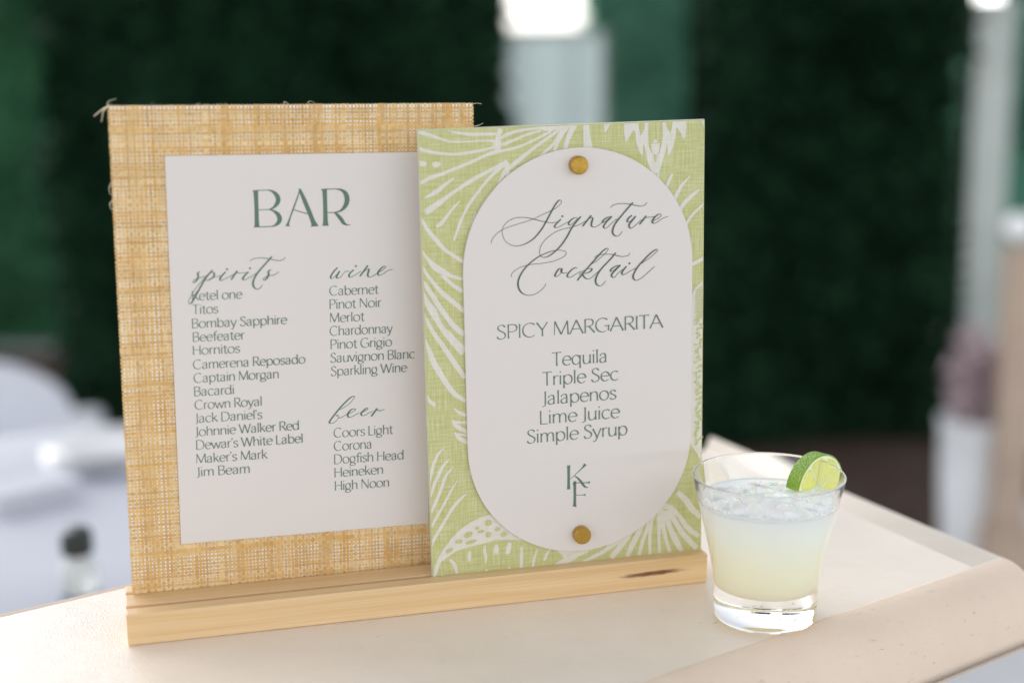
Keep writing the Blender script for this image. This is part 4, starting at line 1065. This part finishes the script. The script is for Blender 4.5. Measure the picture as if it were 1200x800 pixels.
M_TIMB = noise_mat('timber', (0.42, 0.31, 0.24), (0.50, 0.38, 0.29), 5, 0.7)
tp = post('timber_post', 'tan timber post at the right edge of the picture', 'post', 1188, 1226, 3.6, at_d(1190, 292, 3.6).z, M_TIMB, cap=False)

# lamps on the posts
def globe(label, px, py, D, rpx, em):
    c = at_d(px, py, D); r = rpx/F_PX*D
    o = empty('globe_lamp', (c.x, c.y, c.z-r*1.15)); tag(o, label, 'lamp')
    m = mat('opal_glass', (0.9, 0.9, 0.9), 0.3)
    if em:
        m.node_tree.nodes['Principled BSDF'].inputs['Emission Color'].default_value = (1, 0.98, 0.95, 1)
        m.node_tree.nodes['Principled BSDF'].inputs['Emission Strength'].default_value = em
    pf = [(0.0, 0.15*r)]+[(r*math.sin(rad(a)), r*1.15-r*math.cos(rad(a))) for a in range(15, 180, 15)]+[(0, 2.15*r)]
    link('globe', lathe('globe', pf, 32), m, o)
    link('collar', lathe('collar', [(0, 0), (r*0.4, 0), (r*0.4, 0.18*r), (0, 0.18*r)], 24), M_POST, o)
    return o
globe('lit white globe lamp on top of the slim grey post', 1157, 0, 5.0, 17, 2.2)
globe('white globe lamp standing on the tan timber post', 1194, 266, 3.6, 17, 0.0)

# planter with mauve flowers
pc = C2+RT*side_of(1158, 3.7)+FW*3.7
pl = empty('flower_planter', (pc.x, pc.y, ZF)); tag(pl, 'tall white planter filled with mauve flowers beside the timber post', 'planter')
zt = at_d(1160, 505, 3.7).z-ZF
link('pot', lathe('pot', [(0, 0.0), (0.060, 0.0), (0.066, 0.01), (0.078, zt*0.5), (0.084, zt-0.02), (0.088, zt-0.015), (0.088, zt), (0.078, zt), (0.074, zt-0.04), (0, zt-0.04)], 40), M_WHITE, pl)
M_MAUVE = mat('mauve_petal', (0.46, 0.35, 0.37), 0.6)
rn = random.Random(9); vs = []; fs = []
for _ in range(420):
    d = Vector((rn.gauss(0, 1), rn.gauss(0, 1), rn.gauss(0, 1))).normalized(); g_r = rn.uniform(0.3, 1.1); p = Vector((d.x*0.07*g_r+rn.uniform(-.02,.02), d.y*0.07*g_r, zt+0.10+d.z*0.15*g_r))
    a = Vector((rn.gauss(0, 1), rn.gauss(0, 1), rn.gauss(0, 1))).normalized(); b = a.orthogonal()*0.6; s = 0.018; i = len(vs)
    vs += [p-a*s, p+b*s, p+a*s, p-b*s]; fs.append((i, i+1, i+2, i+3))
fo = link('blossom', mesh('blossom', vs, fs), M_MAUVE, pl); fo['kind'] = 'stuff'

# white clothed table at the left with a bottle on it, white chair
M_CLOTH = mat('white_cloth', (0.58, 0.59, 0.65), 0.8)
ztab = -0.30
A1 = at_z(60, 492, ztab); B1 = at_z(560, 492, ztab); 
ra = 0.46; tcen = at_z(190, 494, ztab)-FW*ra
tb = empty('cloth_table', (tcen.x, tcen.y, ZF)); tag(tb, 'white clothed table behind the bar at the left', 'table')
vs = []; fs = []; n = 72; rings = [(0.0, 0.0), (ra*0.5, 0.0), (ra*0.97, 0.0), (ra, -0.012), (ra+0.02, -0.10), (ra+0.05, -0.35), (ra+0.07, -0.70)]
for j, (r, dz) in enumerate(rings):
    for k in range(n):
        a = 2*math.pi*k/n; f_ = 1+(0.05*max(0, j-3)/3)*math.sin(a*14)
        vs.append((r*f_*math.cos(a), r*f_*math.sin(a), ztab-ZF+dz))
for j in range(len(rings)-1):
    for k in range(n): l = (k+1) % n; fs.append((j*n+k, j*n+l, (j+1)*n+l, (j+1)*n+k))
cl = link('tablecloth', mesh('tablecloth', vs, fs, True), M_CLOTH); cl.location = (tcen.x, tcen.y, ZF)
tag(cl, 'white cloth draped over the table at the left behind the bar', 'tablecloth')
link('tabletop', lathe('tabletop', [(0, ztab-ZF-0.03), (ra*0.96, ztab-ZF-0.03), (ra*0.96, ztab-ZF-0.006), (0, ztab-ZF-0.006)], 48), M_TIMB, tb)
link('pedestal', lathe('pedestal', [(0, 0), (0.22, 0), (0.2, 0.03), (0.04, 0.05), (0.04, ztab-ZF-0.031), (0, ztab-ZF-0.031)], 32), M_TIMB, tb)
# bottle
bc = at_z(96, 716, ztab)
bt = empty('small_bottle', (bc.x, bc.y, ztab+0.0005)); tag(bt, 'small clear bottle with black cap and blue base on the white table', 'bottle')
bgm = mat('bottle_glass', (0.80, 0.84, 0.84), 0.55, Transmission_Weight=0.5)
link('bottle_body', lathe('bottle_body', [(0, 0.024), (0.0215, 0.024), (0.0215, 0.05), (0.018, 0.058), (0.011, 0.064), (0.011, 0.068), (0, 0.068)], 32), bgm, bt)
link('bottle_base', lathe('bottle_base', [(0, 0), (0.021, 0), (0.022, 0.002), (0.022, 0.0235), (0, 0.0235)], 32), mat('blue_label', (0.10, 0.15, 0.27), 0.4), bt)
link('bottle_cap', lathe('bottle_cap', [(0, 0.0685), (0.016, 0.0685), (0.018, 0.072), (0.0175, 0.092), (0.014, 0.097), (0, 0.097)], 32), mat('black_cap', (0.012, 0.02, 0.02), 0.3), bt)
# napkins and plates on the clothed table
nc = at_z(30, 590, ztab); np_ = empty('napkin_stack', (nc.x, nc.y, ztab+0.0005)); np_.rotation_euler = (0, 0, 0.5); tag(np_, 'small stack of folded grey napkins on the white table at the left', 'napkins')
M_NAP = mat('grey_napkin', (0.66, 0.67, 0.73), 0.9)
for q in range(5): link('napkin', bm_mesh('napkin', box_bm(-0.06+q*0.002, 0.06+q*0.002, -0.035, 0.035, q*0.006, q*0.006+0.005, 0.002)), M_NAP, np_)
M_CHINA = mat('china', (0.82, 0.82, 0.84), 0.2); pc_ = at_z(120, 545, ztab); ps = empty('plate_stack', (pc_.x, pc_.y, ztab+0.0005)); tag(ps, 'low stack of white plates on the clothed table behind the straw board', 'plates')
for q in range(4):
    o_ = link('plate', lathe('plate', [(0, 0), (0.045, 0), (0.05, 0.002), (0.085, 0.012), (0.086, 0.0135), (0.05, 0.0045), (0, 0.004)], 40), M_CHINA, ps); o_.location = (0, 0, q*0.007)
# chair at the left edge
cc = C2+RT*side_of(-12, 3.3)+FW*3.3
ch = empty('garden_chair', (cc.x, cc.y, ZF)); ch.rotation_euler = (0, 0, -YAW+0.3); tag(ch, 'white rounded garden chair at the left edge of the picture', 'chair')
M_CHAIR = mat('white_chair', (0.66, 0.67, 0.72), 0.4)
zb = at_d(20, 436, 3.3).z-ZF
link('seat', bm_mesh('seat', box_bm(-0.22, 0.22, -0.22, 0.22, 0.42, 0.47, 0.02, 3), True), M_CHAIR, ch)
P = []
for i in range(13):
    a = math.pi*i/12; P.append((0.145*math.cos(a), zb-0.12+0.12*math.sin(a)*(1-0.25*math.cos(a))))
P += [(-0.145, 0.475), (0.145, 0.475)]
bm = bmesh.new(); A_ = [bm.verts.new((x, -0.02, z)) for x, z in P]; B_ = [bm.verts.new((x, 0.02, z)) for x, z in P]
bm.faces.new(A_); bm.faces.new(B_[::-1])
for i in range(len(P)): j = (i+1) % len(P); bm.faces.new((A_[i], B_[i], B_[j], A_[j]))
link('backrest', bm_mesh('backrest', bm), M_CHAIR, ch)
for sx in (-1, 1):
    for sy in (-1, 1):
        link('leg', bm_mesh('leg', box_bm(sx*0.19-0.018, sx*0.19+0.018, sy*0.19-0.018, sy*0.19+0.018, 0, 0.419, 0.004)), M_CHAIR, ch)
